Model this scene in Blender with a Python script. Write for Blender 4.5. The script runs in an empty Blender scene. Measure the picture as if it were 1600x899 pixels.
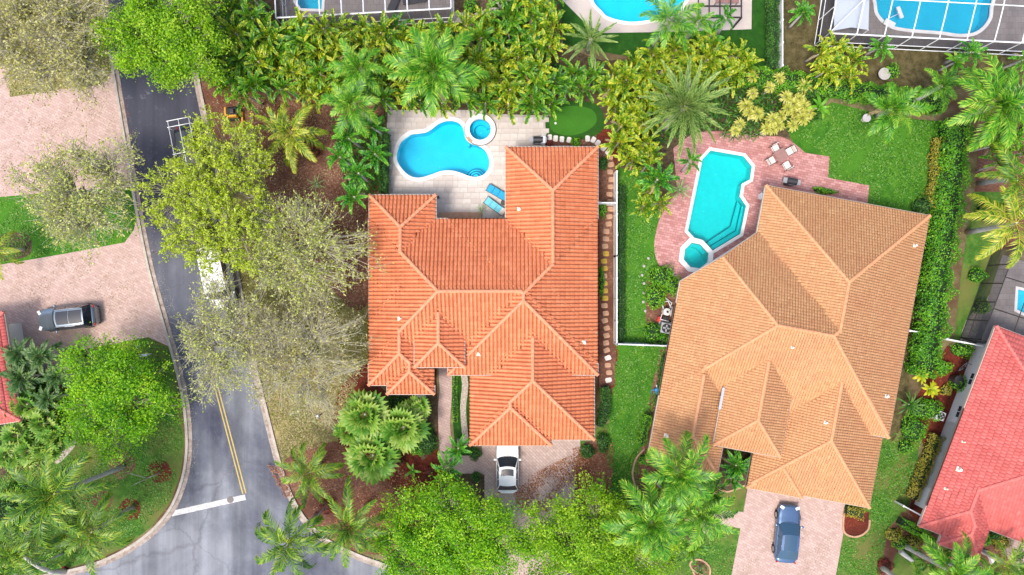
import bpy, bmesh, math, random
import numpy as np
from mathutils import Vector, Matrix
from mathutils.geometry import delaunay_2d_cdt

R = math.radians
scene = bpy.context.scene
col = scene.collection

# ------------------------------------------------------------------ camera, sky, sun, exposure
ALT = 56.67                       # drone altitude in metres
K = 42.5 / 800.0                  # metres per photo pixel on the ground
cam_data = bpy.data.cameras.new('camera')
cam_data.lens = 24; cam_data.sensor_width = 36; cam_data.clip_end = 600; cam_data.clip_start = 0.5
cam = bpy.data.objects.new('camera', cam_data); col.objects.link(cam)
cam.location = (0, 0, ALT)
scene.camera = cam

SUN_EL, SUN_AZ = R(66), R(222)    # azimuth clockwise from +Y: south west, veiled by thin haze
world = bpy.data.worlds.new('World'); scene.world = world; world.use_nodes = True
wn = world.node_tree
bg = wn.nodes['Background']
sky = wn.nodes.new('ShaderNodeTexSky'); sky.sky_type = 'NISHITA'; sky.sun_disc = False
sky.sun_elevation = SUN_EL; sky.sun_rotation = SUN_AZ
sky.air_density = 1.0; sky.dust_density = 4.0; sky.ozone_density = 1.0
wn.links.new(sky.outputs[0], bg.inputs[0]); bg.inputs[1].default_value = 0.15
sd = bpy.data.lights.new('sun', 'SUN'); sd.energy = 1.5; sd.angle = R(12); sd.color = (1.0, 0.94, 0.86)
sun = bpy.data.objects.new('sun', sd); col.objects.link(sun)
sdir = Vector((math.sin(SUN_AZ) * math.cos(SUN_EL), math.cos(SUN_AZ) * math.cos(SUN_EL), math.sin(SUN_EL)))
sun.rotation_euler = sdir.to_track_quat('Z', 'Y').to_euler()
scene.view_settings.view_transform = 'Standard'; scene.view_settings.look = 'None'
scene.view_settings.gamma = 1.0; scene.view_settings.exposure = 0.84
scene.view_settings.use_curve_mapping = False
scene.render.engine = 'CYCLES'
scene.cycles.max_bounces = 6; scene.cycles.transparent_max_bounces = 12

# ------------------------------------------------------------------ coordinates
def W(px, py, z=0.0):
    s = K * (ALT - z) / ALT
    return Vector(((px - 800) * s, -(py - 449.5) * s, z))
def W2(px, py, z=0.0):
    v = W(px, py, z); return (v.x, v.y)
def polyW(pts, z=0.0):
    return [W2(p[0], p[1], z) for p in pts]

# ------------------------------------------------------------------ geometry helpers
def tag(o, label=None, cat=None, group=None, kind=None):
    if label: o['label'] = label
    if cat: o['category'] = cat
    if group: o['group'] = group
    if kind: o['kind'] = kind
    return o
def link(o, parent=None):
    col.objects.link(o)
    if parent is not None: o.parent = parent
    return o
def empty(name, loc=(0, 0, 0), rz=0.0, parent=None):
    o = bpy.data.objects.new(name, None); o.empty_display_size = 0.2
    o.location = loc; o.rotation_euler = (0, 0, rz)
    return link(o, parent)
def mesh_np(name, verts, quads=None, tris=None, mat=None, tint=None, smooth=False):
    """fast mesh from numpy arrays; tint = one float per face (quads first)"""
    me = bpy.data.meshes.new(name)
    verts = np.asarray(verts, dtype=np.float32).reshape(-1, 3)
    nq = 0 if quads is None else len(quads); nt = 0 if tris is None else len(tris)
    me.vertices.add(len(verts)); me.vertices.foreach_set('co', verts.ravel())
    idx = []
    if nq: idx.append(np.asarray(quads, dtype=np.int32).ravel())
    if nt: idx.append(np.asarray(tris, dtype=np.int32).ravel())
    idx = np.concatenate(idx)
    me.loops.add(len(idx)); me.loops.foreach_set('vertex_index', idx)
    starts = np.concatenate([np.arange(nq) * 4, nq * 4 + np.arange(nt) * 3]).astype(np.int32)
    me.polygons.add(nq + nt)
    me.polygons.foreach_set('loop_start', starts)
    if smooth: me.polygons.foreach_set('use_smooth', np.ones(nq + nt, dtype=bool))
    if tint is not None:
        at = me.attributes.new('tint', 'FLOAT', 'FACE')
        at.data.foreach_set('value', np.asarray(tint, dtype=np.float32))
    me.update(calc_edges=True); me.validate(verbose=False)
    if mat: me.materials.append(mat)
    return me
class MB:
    """collects simple solids; build() links them as one mesh object"""
    def __init__(s): s.v = []; s.f = []; s.m = []; s.sm = []
    def add(s, verts, faces, mi=0, smooth=False):
        b = len(s.v); s.v += [tuple(v) for v in verts]
        for f in faces: s.f.append([b + i for i in f]); s.m.append(mi); s.sm.append(smooth)
        return s
    def box(s, c, d, rz=0.0, mi=0, taper=1.0):
        x, y, z = d[0] / 2, d[1] / 2, d[2] / 2; ca, sa = math.cos(rz), math.sin(rz)
        vs = []
        for k, zz in ((1, -z), (taper, z)):
            for xx, yy in ((-x, -y), (x, -y), (x, y), (-x, y)):
                xx *= k; yy *= k
                vs.append((c[0] + xx * ca - yy * sa, c[1] + xx * sa + yy * ca, c[2] + zz))
        return s.add(vs, [(3, 2, 1, 0), (4, 5, 6, 7), (0, 1, 5, 4), (1, 2, 6, 5), (2, 3, 7, 6), (3, 0, 4, 7)], mi)
    def prism(s, poly, z0, z1, mi=0):
        n = len(poly)
        area = sum(poly[i][0] * poly[(i + 1) % n][1] - poly[(i + 1) % n][0] * poly[i][1] for i in range(n))
        if area < 0: poly = poly[::-1]
        vs = [(p[0], p[1], z0) for p in poly] + [(p[0], p[1], z1) for p in poly]
        fs = [list(range(n))[::-1], list(range(n, 2 * n))] + [(i, (i + 1) % n, n + (i + 1) % n, n + i) for i in range(n)]
        return s.add(vs, fs, mi)
    def tube(s, path, rad, n=6, mi=0, caps=True, smooth=True):
        path = [Vector(p) for p in path]; m = len(path)
        if not hasattr(rad, '__len__'): rad = [rad] * m
        vs = []; up = Vector((0, 0, 1))
        for i, p in enumerate(path):
            t = (path[min(i + 1, m - 1)] - path[max(i - 1, 0)]).normalized()
            a = t.cross(up if abs(t.z) < 0.95 else Vector((1, 0, 0))).normalized(); b = t.cross(a)
            for k in range(n):
                th = 2 * math.pi * k / n
                vs.append(p + (a * math.cos(th) + b * math.sin(th)) * rad[i])
        fs = [(i * n + k, i * n + (k + 1) % n, (i + 1) * n + (k + 1) % n, (i + 1) * n + k) for i in range(m - 1) for k in range(n)]
        s.add(vs, fs, mi, smooth)
        if caps:
            b = len(s.v) - len(vs)
            s.f.append([b + k for k in range(n)][::-1]); s.m.append(mi); s.sm.append(False)
            s.f.append([b + (m - 1) * n + k for k in range(n)]); s.m.append(mi); s.sm.append(False)
        return s
    def cyl(s, c, r, z0, z1, n=20, mi=0, r1=None):
        r1 = r if r1 is None else r1
        vs = [(c[0] + r * math.cos(2 * math.pi * k / n), c[1] + r * math.sin(2 * math.pi * k / n), z0) for k in range(n)]
        vs += [(c[0] + r1 * math.cos(2 * math.pi * k / n), c[1] + r1 * math.sin(2 * math.pi * k / n), z1) for k in range(n)]
        return s.add(vs, [list(range(n))[::-1], list(range(n, 2 * n))] + [(k, (k + 1) % n, n + (k + 1) % n, n + k) for k in range(n)], mi)
    def grid(s, P, mi=0, smooth=True, flip=False):
        """P: rows of points"""
        m, n = len(P), len(P[0]); vs = [p for r in P for p in r]
        fs = []
        for i in range(m - 1):
            for j in range(n - 1):
                f = (i * n + j, i * n + j + 1, (i + 1) * n + j + 1, (i + 1) * n + j)
                fs.append(f[::-1] if flip else f)
        return s.add(vs, fs, mi, smooth)
    def mesh(s, name, mats):
        me = bpy.data.meshes.new(name); me.from_pydata(s.v, [], s.f)
        for m in (mats if isinstance(mats, (list, tuple)) else [mats]): me.materials.append(m)
        me.polygons.foreach_set('material_index', s.m); me.polygons.foreach_set('use_smooth', s.sm)
        me.update(); return me
    def build(s, name, mats, parent=None, loc=(0, 0, 0), rz=0.0, bevel=0.0):
        o = bpy.data.objects.new(name, s.mesh(name, mats)); o.location = loc; o.rotation_euler = (0, 0, rz)
        if bevel:
            b = o.modifiers.new('edge', 'BEVEL'); b.width = bevel; b.segments = 2; b.limit_method = 'ANGLE'
        return link(o, parent)
def inst(name, me, parent=None, loc=(0, 0, 0), rot=(0, 0, 0), sc=1.0):
    o = bpy.data.objects.new(name, me); o.location = loc; o.rotation_euler = rot
    o.scale = (sc, sc, sc) if not hasattr(sc, '__len__') else sc
    return link(o, parent)
def smooth_poly(pts, k=6, closed=True):
    n = len(pts); out = []
    rng = range(n) if closed else range(n - 1)
    g = (lambda i: pts[i % n]) if closed else (lambda i: pts[max(0, min(n - 1, i))])
    for i in rng:
        p0, p1, p2, p3 = g(i - 1), g(i), g(i + 1), g(i + 2)
        for j in range(k):
            t = j / k
            out.append(tuple(0.5 * (2 * p1[d] + (p2[d] - p0[d]) * t + (2 * p0[d] - 5 * p1[d] + 4 * p2[d] - p3[d]) * t * t
                       + (3 * p1[d] - p0[d] - 3 * p2[d] + p3[d]) * t ** 3) for d in range(2)))
    if not closed: out.append(tuple(pts[-1]))
    return out
def inside(poly, x, y):
    c = False; n = len(poly); j = n - 1
    for i in range(n):
        xi, yi = poly[i]; xj, yj = poly[j]
        if (yi > y) != (yj > y) and x < (xj - xi) * (y - yi) / (yj - yi) + xi: c = not c
        j = i
    return c
def inside_np(poly, X, Y):
    c = np.zeros(X.shape, bool); n = len(poly); j = n - 1
    for i in range(n):
        xi, yi = poly[i]; xj, yj = poly[j]
        if yi != yj:
            c ^= ((yi > Y) != (yj > Y)) & (X < (xj - xi) * (Y - yi) / (yj - yi) + xi)
        j = i
    return c
def tri_region(outer, holes=()):
    vs = []; es = []
    for loop in [outer] + list(holes):
        b = len(vs); n = len(loop)
        vs += [Vector(p) for p in loop]; es += [(b + i, b + (i + 1) % n) for i in range(n)]
    v2, e2, f2, *_ = delaunay_2d_cdt(vs, es, [], 0, 1e-5)
    fs = []
    for f in f2:
        cx = sum(v2[i].x for i in f) / len(f); cy = sum(v2[i].y for i in f) / len(f)
        if inside(outer, cx, cy) and not any(inside(h, cx, cy) for h in holes): fs.append(list(f))
    return [(v.x, v.y) for v in v2], fs
def region(name, outer, z, mat, holes=(), kind='structure', parent=None):
    """flat sheet; outer in world metres"""
    v, f = tri_region(outer, holes)
    me = bpy.data.meshes.new(name); me.from_pydata([(p[0], p[1], z) for p in v], [], f); me.materials.append(mat)
    me.update()
    o = bpy.data.objects.new(name, me); link(o, parent)
    if kind and parent is None: o['kind'] = kind
    return o
def offset_poly(poly, d):
    """positive d grows a counter-clockwise polygon"""
    n = len(poly)
    area = sum(poly[i][0] * poly[(i + 1) % n][1] - poly[(i + 1) % n][0] * poly[i][1] for i in range(n))
    sg = 1 if area > 0 else -1
    out = []
    for i in range(n):
        a, b, c = Vector(poly[i - 1]), Vector(poly[i]), Vector(poly[(i + 1) % n])
        d1 = (b - a).normalized(); d2 = (c - b).normalized()
        n1 = Vector((d1.y, -d1.x)) * sg; n2 = Vector((d2.y, -d2.x)) * sg
        m = n1 + n2; m = m / max(0.35, m.dot(m) / 2)
        out.append(tuple(b + m * d))
    return out
def ribbon(path, wl, wr):
    """left/right offset lines of an open 2-D path"""
    L, Rr = [], []
    for i, p in enumerate(path):
        a = Vector(path[max(0, i - 1)]); b = Vector(path[min(len(path) - 1, i + 1)])
        t = (b - a).normalized(); nn = Vector((-t.y, t.x))
        L.append(tuple(Vector(p) + nn * wl)); Rr.append(tuple(Vector(p) - nn * wr))
    return L, Rr
def ribbon_solid(mb, path, w0, w1, z0, z1, mi=0):
    """solid strip between lateral offsets w0<w1 (left positive) along the path"""
    A = ribbon(path, w0, 0)[0]; B = ribbon(path, w1, 0)[0]; n = len(path)
    vs = [(p[0], p[1], z0) for p in A] + [(p[0], p[1], z0) for p in B] + [(p[0], p[1], z1) for p in A] + [(p[0], p[1], z1) for p in B]
    fs = []
    for i in range(n - 1):
        fs += [(2 * n + i, 2 * n + i + 1, 3 * n + i + 1, 3 * n + i), (i, i + 1, 2 * n + i + 1, 2 * n + i), (n + i + 1, n + i, 3 * n + i, 3 * n + i + 1)]
    fs += [(0, 2 * n, 3 * n, n), (n - 1, 2 * n - 1, 4 * n - 1, 3 * n - 1)]
    mb.add(vs, fs, mi)
def resample(path, step):
    out = [Vector(path[0])]
    for a, b in zip(path[:-1], path[1:]):
        a, b = Vector(a), Vector(b); d = (b - a).length; k = max(1, int(round(d / step)))
        for i in range(1, k + 1): out.append(a.lerp(b, i / k))
    return [tuple(p) for p in out]

# ------------------------------------------------------------------ materials
def node_mat(name):
    m = bpy.data.materials.new(name); m.use_nodes = True
    nt = m.node_tree; b = nt.nodes['Principled BSDF']
    return m, nt, b
def ramp_of(nt, stops):
    r = nt.nodes.new('ShaderNodeValToRGB'); e = r.color_ramp.elements
    while len(e) > 1: e.remove(e[-1])
    e[0].position = stops[0][0]; e[0].color = (*stops[0][1], 1)
    for p, c in stops[1:]:
        k = e.new(p); k.color = (*c, 1)
    return r
def spread(cols):
    n = len(cols); return [(i / max(1, n - 1), c) for i, c in enumerate(cols)]
def noise(nt, scale, detail=5, rough=0.6, coord='Object', dist=0.0, vec=None):
    t = nt.nodes.new('ShaderNodeTexNoise'); t.inputs['Scale'].default_value = scale
    t.inputs['Detail'].default_value = detail; t.inputs['Roughness'].default_value = rough; t.inputs['Distortion'].default_value = dist
    if vec is None:
        c = nt.nodes.new('ShaderNodeTexCoord'); nt.links.new(c.outputs[coord], t.inputs['Vector'])
    else: nt.links.new(vec, t.inputs['Vector'])
    return t
def mix(nt, a, b, fac, mode='MIX'):
    x = nt.nodes.new('ShaderNodeMix'); x.data_type = 'RGBA'; x.blend_type = mode
    for s, v in ((x.inputs[0], fac), (x.inputs[6], a), (x.inputs[7], b)):
        if hasattr(v, 'links'): nt.links.new(v, s)
        elif hasattr(v, '__len__'): s.default_value = (*v, 1)
        else: s.default_value = v
    return x.outputs[2]
def m_plain(name, c, rough=0.6, metal=0.0, spec=0.5, var=0.0, scale=3.0, coat=0.0):
    m, nt, b = node_mat(name)
    b.inputs['Roughness'].default_value = rough; b.inputs['Metallic'].default_value = metal
    b.inputs['Specular IOR Level'].default_value = spec; b.inputs['Coat Weight'].default_value = coat
    if var:
        r = ramp_of(nt, [(0.3, tuple(x * (1 - var) for x in c)), (0.7, tuple(min(1, x * (1 + var)) for x in c))])
        n = noise(nt, scale); nt.links.new(n.outputs[0], r.inputs[0]); nt.links.new(r.outputs[0], b.inputs['Base Color'])
    else: b.inputs['Base Color'].default_value = (*c, 1)
    return m
def m_ground(name, stops, scale, fine=None, fine_scale=30, fine_amt=0.5, big=None, big_scale=0.25, bump=0.3, rough=0.9, dist=0.3, detail=8):
    """layered noise ground: medium ramp, fine speckle overlay, broad patches"""
    m, nt, b = node_mat(name); b.inputs['Roughness'].default_value = rough; b.inputs['Specular IOR Level'].default_value = 0.2
    n = noise(nt, scale, detail, 0.65, dist=dist); r = ramp_of(nt, stops); nt.links.new(n.outputs[0], r.inputs[0])
    c = r.outputs[0]
    nf = noise(nt, fine_scale, 6, 0.75)
    if fine:
        rf = ramp_of(nt, [(0.52, (0, 0, 0)), (0.66, (1, 1, 1))]); nt.links.new(nf.outputs[0], rf.inputs[0])
        s = nt.nodes.new('ShaderNodeMath'); s.operation = 'MULTIPLY'; s.inputs[1].default_value = fine_amt
        nt.links.new(rf.outputs[0], s.inputs[0]); c = mix(nt, c, fine, s.outputs[0])
    if big:
        nb = noise(nt, big_scale, 4, 0.6); rb = ramp_of(nt, [(0.42, (0, 0, 0)), (0.62, (1, 1, 1))]); nt.links.new(nb.outputs[0], rb.inputs[0])
        c = mix(nt, c, big, rb.outputs[0])
    nt.links.new(c, b.inputs['Base Color'])
    if bump:
        bp = nt.nodes.new('ShaderNodeBump'); bp.inputs['Strength'].default_value = bump; bp.inputs['Distance'].default_value = 0.05
        nt.links.new(nf.outputs[0], bp.inputs['Height']); nt.links.new(bp.outputs[0], b.inputs['Normal'])
    return m
def m_leaf(name, cols, trans=0.35, rough=0.45, objvar=0.25):
    """leaf colour from the per-leaf 'tint' attribute, shifted a little per object"""
    m, nt, b = node_mat(name)
    a = nt.nodes.new('ShaderNodeAttribute'); a.attribute_name = 'tint'
    oi = nt.nodes.new('ShaderNodeObjectInfo')
    mu = nt.nodes.new('ShaderNodeMath'); mu.operation = 'MULTIPLY_ADD'; mu.inputs[1].default_value = objvar; mu.inputs[2].default_value = -objvar / 2
    nt.links.new(oi.outputs['Random'], mu.inputs[0])
    ad = nt.nodes.new('ShaderNodeMath'); ad.operation = 'ADD'; ad.use_clamp = True
    nt.links.new(a.outputs['Fac'], ad.inputs[0]); nt.links.new(mu.outputs[0], ad.inputs[1])
    r = ramp_of(nt, spread(cols)); nt.links.new(ad.outputs[0], r.inputs[0])
    nt.links.new(r.outputs[0], b.inputs['Base Color']); b.inputs['Roughness'].default_value = rough
    b.inputs['Specular IOR Level'].default_value = 0.4
    t = nt.nodes.new('ShaderNodeBsdfTranslucent'); nt.links.new(r.outputs[0], t.inputs[0])
    mx = nt.nodes.new('ShaderNodeMixShader'); mx.inputs[0].default_value = trans
    nt.links.new(b.outputs[0], mx.inputs[1]); nt.links.new(t.outputs[0], mx.inputs[2])
    nt.links.new(mx.outputs[0], nt.nodes['Material Output'].inputs[0])
    return m
def m_tile(name, cols, rough=0.7, dirt=(0.12, 0.05, 0.03), dirt_amt=0.35):
    m, nt, b = node_mat(name); b.inputs['Roughness'].default_value = rough; b.inputs['Specular IOR Level'].default_value = 0.3
    a = nt.nodes.new('ShaderNodeAttribute'); a.attribute_name = 'tint'
    r = ramp_of(nt, spread(cols)); nt.links.new(a.outputs['Fac'], r.inputs[0])
    n = noise(nt, 0.6, 6, 0.7); rn = ramp_of(nt, [(0.45, (0, 0, 0)), (0.75, (1, 1, 1))]); nt.links.new(n.outputs[0], rn.inputs[0])
    s = nt.nodes.new('ShaderNodeMath'); s.operation = 'MULTIPLY'; s.inputs[1].default_value = dirt_amt; nt.links.new(rn.outputs[0], s.inputs[0])
    c = mix(nt, r.outputs[0], dirt, s.outputs[0])
    nf = noise(nt, 14, 5, 0.7); c = mix(nt, c, nf.outputs[1], 0.10, 'OVERLAY')
    nt.links.new(c, b.inputs['Base Color'])
    return m
def m_glass(name, c=(0.02, 0.03, 0.04), rough=0.05):
    return m_plain(name, c, rough, 0.0, 0.8)
def m_water(name, tint, glossy=0.10, ripple=5.0):
    m, nt, b = node_mat(name); nt.nodes.remove(b)
    tr = nt.nodes.new('ShaderNodeBsdfTransparent'); tr.inputs[0].default_value = (*tint, 1)
    gl = nt.nodes.new('ShaderNodeBsdfGlossy'); gl.inputs['Roughness'].default_value = 0.06; gl.inputs[0].default_value = (1, 1, 1, 1)
    fr = nt.nodes.new('ShaderNodeFresnel'); fr.inputs[0].default_value = 1.33
    n = noise(nt, ripple, 4, 0.6, dist=0.8); bp = nt.nodes.new('ShaderNodeBump'); bp.inputs['Strength'].default_value = 0.5; bp.inputs['Distance'].default_value = 0.06
    nt.links.new(n.outputs[0], bp.inputs['Height']); nt.links.new(bp.outputs[0], gl.inputs['Normal']); nt.links.new(bp.outputs[0], fr.inputs['Normal'])
    mx = nt.nodes.new('ShaderNodeMixShader'); nt.links.new(fr.outputs[0], mx.inputs[0])
    nt.links.new(tr.outputs[0], mx.inputs[1]); nt.links.new(gl.outputs[0], mx.inputs[2])
    nt.links.new(mx.outputs[0], nt.nodes['Material Output'].inputs[0])
    return m
def m_screen(name, c=(0.03, 0.03, 0.035), dens=0.35):
    m, nt, b = node_mat(name); b.inputs['Base Color'].default_value = (*c, 1); b.inputs['Roughness'].default_value = 0.8
    tr = nt.nodes.new('ShaderNodeBsdfTransparent'); mx = nt.nodes.new('ShaderNodeMixShader'); mx.inputs[0].default_value = dens
    nt.links.new(tr.outputs[0], mx.inputs[1]); nt.links.new(b.outputs[0], mx.inputs[2]); nt.links.new(mx.outputs[0], nt.nodes['Material Output'].inputs[0])
    return m
def m_pavers(name, c1, c2, mortar, bw=0.40, bh=0.20, rot=0.0, patch=None, litter=None, litter_amt=0.7, rough=0.85):
    m, nt, b = node_mat(name); b.inputs['Roughness'].default_value = rough; b.inputs['Specular IOR Level'].default_value = 0.25
    tc = nt.nodes.new('ShaderNodeTexCoord'); mp = nt.nodes.new('ShaderNodeMapping'); mp.inputs['Rotation'].default_value = (0, 0, rot)
    nt.links.new(tc.outputs['Object'], mp.inputs[0])
    br = nt.nodes.new('ShaderNodeTexBrick'); br.inputs['Scale'].default_value = 1.0
    br.inputs['Brick Width'].default_value = bw; br.inputs['Row Height'].default_value = bh; br.inputs['Mortar Size'].default_value = 0.012
    br.inputs['Color1'].default_value = (*c1, 1); br.inputs['Color2'].default_value = (*c2, 1); br.inputs['Mortar'].default_value = (*mortar, 1)
    nt.links.new(mp.outputs[0], br.inputs['Vector'])
    c = br.outputs[0]
    n1 = noise(nt, 1.2, 6, 0.7); c = mix(nt, c, n1.outputs[0], 0.22, 'OVERLAY')
    if patch:
        n2 = noise(nt, 0.35, 5, 0.65, dist=0.5); r2 = ramp_of(nt, [(0.45, (0, 0, 0)), (0.62, (1, 1, 1))]); nt.links.new(n2.outputs[0], r2.inputs[0])
        c = mix(nt, c, patch, r2.outputs[0])
    if litter:
        n3 = noise(nt, 5.5, 8, 0.8, dist=1.0); r3 = ramp_of(nt, [(0.57, (0, 0, 0)), (0.63, (1, 1, 1))]); nt.links.new(n3.outputs[0], r3.inputs[0])
        s = nt.nodes.new('ShaderNodeMath'); s.operation = 'MULTIPLY'; s.inputs[1].default_value = litter_amt; nt.links.new(r3.outputs[0], s.inputs[0])
        c = mix(nt, c, litter, s.outputs[0])
    nt.links.new(c, b.inputs['Base Color'])
    bp = nt.nodes.new('ShaderNodeBump'); bp.inputs['Strength'].default_value = 0.4; bp.inputs['Distance'].default_value = 0.01
    nt.links.new(br.outputs[0], bp.inputs['Height']); nt.links.new(bp.outputs[0], b.inputs['Normal'])
    return m
# ------------------------------------------------------------------ palette
M = {}
M['earth'] = m_ground('earth', [(0.3, (0.10, 0.085, 0.035)), (0.5, (0.17, 0.15, 0.07)), (0.7, (0.27, 0.22, 0.12))], 2.2, (0.36, 0.30, 0.17), 16, 0.6, (0.10, 0.055, 0.03), 0.15)
M['dry_grass'] = m_ground('dry_grass', [(0.3, (0.13, 0.12, 0.03)), (0.5, (0.25, 0.21, 0.08)), (0.72, (0.42, 0.33, 0.17))], 3.2, (0.50, 0.40, 0.24), 14, 0.75, (0.12, 0.14, 0.03), 0.3, bump=0.6)
M['lawn'] = m_ground('lawn', [(0.28, (0.012, 0.075, 0.006)), (0.5, (0.035, 0.15, 0.010)), (0.72, (0.12, 0.26, 0.02))], 0.9, (0.15, 0.27, 0.03), 22, 0.5, (0.06, 0.19, 0.014), 0.3, bump=0.7)
M['lawn_worn'] = m_ground('lawn_worn', [(0.28, (0.014, 0.065, 0.006)), (0.5, (0.045, 0.15, 0.014)), (0.72, (0.14, 0.22, 0.04))], 1.4, (0.24, 0.23, 0.08), 20, 0.45, (0.14, 0.15, 0.04), 0.3, bump=0.7)
M['lawn_dark'] = m_ground('lawn_dark', [(0.3, (0.008, 0.05, 0.005)), (0.6, (0.02, 0.09, 0.008)), (0.8, (0.06, 0.14, 0.015))], 1.5, (0.06, 0.15, 0.02), 20, 0.4, bump=0.6)
M['mulch'] = m_ground('mulch', [(0.3, (0.075, 0.03, 0.02)), (0.5, (0.19, 0.085, 0.055)), (0.72, (0.34, 0.19, 0.13))], 5.0, (0.46, 0.32, 0.22), 11, 0.7, (0.12, 0.05, 0.032), 0.35, bump=1.0)
M['mulch_red'] = m_ground('mulch_red', [(0.3, (0.06, 0.010, 0.007)), (0.5, (0.14, 0.022, 0.012)), (0.75, (0.26, 0.06, 0.03))], 6.0, (0.34, 0.13, 0.08), 14, 0.5, (0.09, 0.02, 0.012), 0.5, bump=1.0)
M['soil_dark'] = m_ground('soil_dark', [(0.3, (0.035, 0.026, 0.015)), (0.5, (0.085, 0.06, 0.035)), (0.75, (0.17, 0.125, 0.07))], 4.0, (0.20, 0.16, 0.09), 20, 0.4, bump=0.9)
M['soil_olive'] = m_ground('soil_olive', [(0.3, (0.035, 0.03, 0.010)), (0.5, (0.085, 0.07, 0.025)), (0.75, (0.17, 0.14, 0.07))], 1.8, (0.26, 0.22, 0.14), 18, 0.45, bump=0.8)
M['turf'] = m_ground('turf', [(0.3, (0.035, 0.14, 0.012)), (0.7, (0.05, 0.185, 0.016))], 0.8, (0.06, 0.2, 0.02), 40, 0.3, bump=0.2)
M['turf_edge'] = m_ground('turf_edge', [(0.3, (0.015, 0.07, 0.008)), (0.7, (0.03, 0.10, 0.012))], 2.0, bump=0.3)
M['pink'] = m_pavers('pink_pavers', (0.44, 0.305, 0.265), (0.53, 0.39, 0.345), (0.33, 0.235, 0.20), patch=None, litter=(0.24, 0.16, 0.11), litter_amt=0.6, rot=0.5)
M['pink_deck'] = m_pavers('rose_deck_pavers', (0.38, 0.165, 0.15), (0.55, 0.30, 0.28), (0.25, 0.115, 0.105), patch=None, litter=(0.30, 0.12, 0.11), litter_amt=0.5, rot=0.2)
M['drive'] = m_pavers('speckled_pavers', (0.42, 0.31, 0.275), (0.50, 0.385, 0.345), (0.28, 0.20, 0.175), litter=(0.20, 0.10, 0.065), litter_amt=0.75, rot=0.8)
M['walk'] = m_pavers('walk_pavers', (0.44, 0.31, 0.28), (0.50, 0.37, 0.33), (0.30, 0.21, 0.19), rot=0.4)
M['grey_deck'] = m_pavers('grey_deck', (0.24, 0.21, 0.20), (0.28, 0.25, 0.24), (0.17, 0.15, 0.14), 0.5, 0.5, litter=(0.30, 0.28, 0.26), litter_amt=0.4)
M['travertine'] = m_tile('travertine', [(0.50, 0.44, 0.40), (0.555, 0.50, 0.46), (0.61, 0.56, 0.52)], 0.6, dirt=(0.36, 0.30, 0.265), dirt_amt=0.6)
M['grout'] = m_plain('grout', (0.41, 0.365, 0.33), 0.9, var=0.15)
M['coping'] = m_plain('coping_stone', (0.80, 0.78, 0.76), 0.6, var=0.06, scale=2)
M['kerb'] = m_ground('kerb_concrete', [(0.3, (0.36, 0.31, 0.26)), (0.6, (0.50, 0.45, 0.39)), (0.8, (0.60, 0.55, 0.49))], 1.5, (0.22, 0.15, 0.10), 9, 0.6, bump=0.2)
M['gutter'] = m_ground('gutter_concrete', [(0.3, (0.20, 0.15, 0.12)), (0.5, (0.36, 0.30, 0.26)), (0.8, (0.52, 0.47, 0.42))], 2.5, (0.17, 0.09, 0.06), 8, 0.7, bump=0.2)
M['white_paint'] = m_ground('road_paint_white', [(0.3, (0.42, 0.41, 0.40)), (0.6, (0.64, 0.63, 0.61))], 3, (0.22, 0.22, 0.23), 9, 0.7, bump=0)
M['yellow_paint'] = m_ground('road_paint_yellow', [(0.3, (0.44, 0.32, 0.08)), (0.6, (0.55, 0.42, 0.13))], 4, (0.40, 0.34, 0.2), 12, 0.4, bump=0)
M['iron'] = m_plain('cast_iron', (0.12, 0.11, 0.11), 0.6, 0.5)
M['stone_white'] = m_plain('pale_step_stone', (0.66, 0.62, 0.58), 0.8, var=0.12, scale=4)
M['stone_tan'] = m_plain('tan_step_stone', (0.46, 0.27, 0.17), 0.8, var=0.2, scale=3)
M['stone_yellow'] = m_plain('yellow_step_stone', (0.46, 0.30, 0.04), 0.8, var=0.2, scale=3)
M['gravel'] = m_ground('gravel', [(0.35, (0.25, 0.20, 0.16)), (0.5, (0.42, 0.36, 0.30)), (0.65, (0.60, 0.54, 0.47))], 9, (0.68, 0.62, 0.55), 16, 0.7, bump=1)
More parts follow.
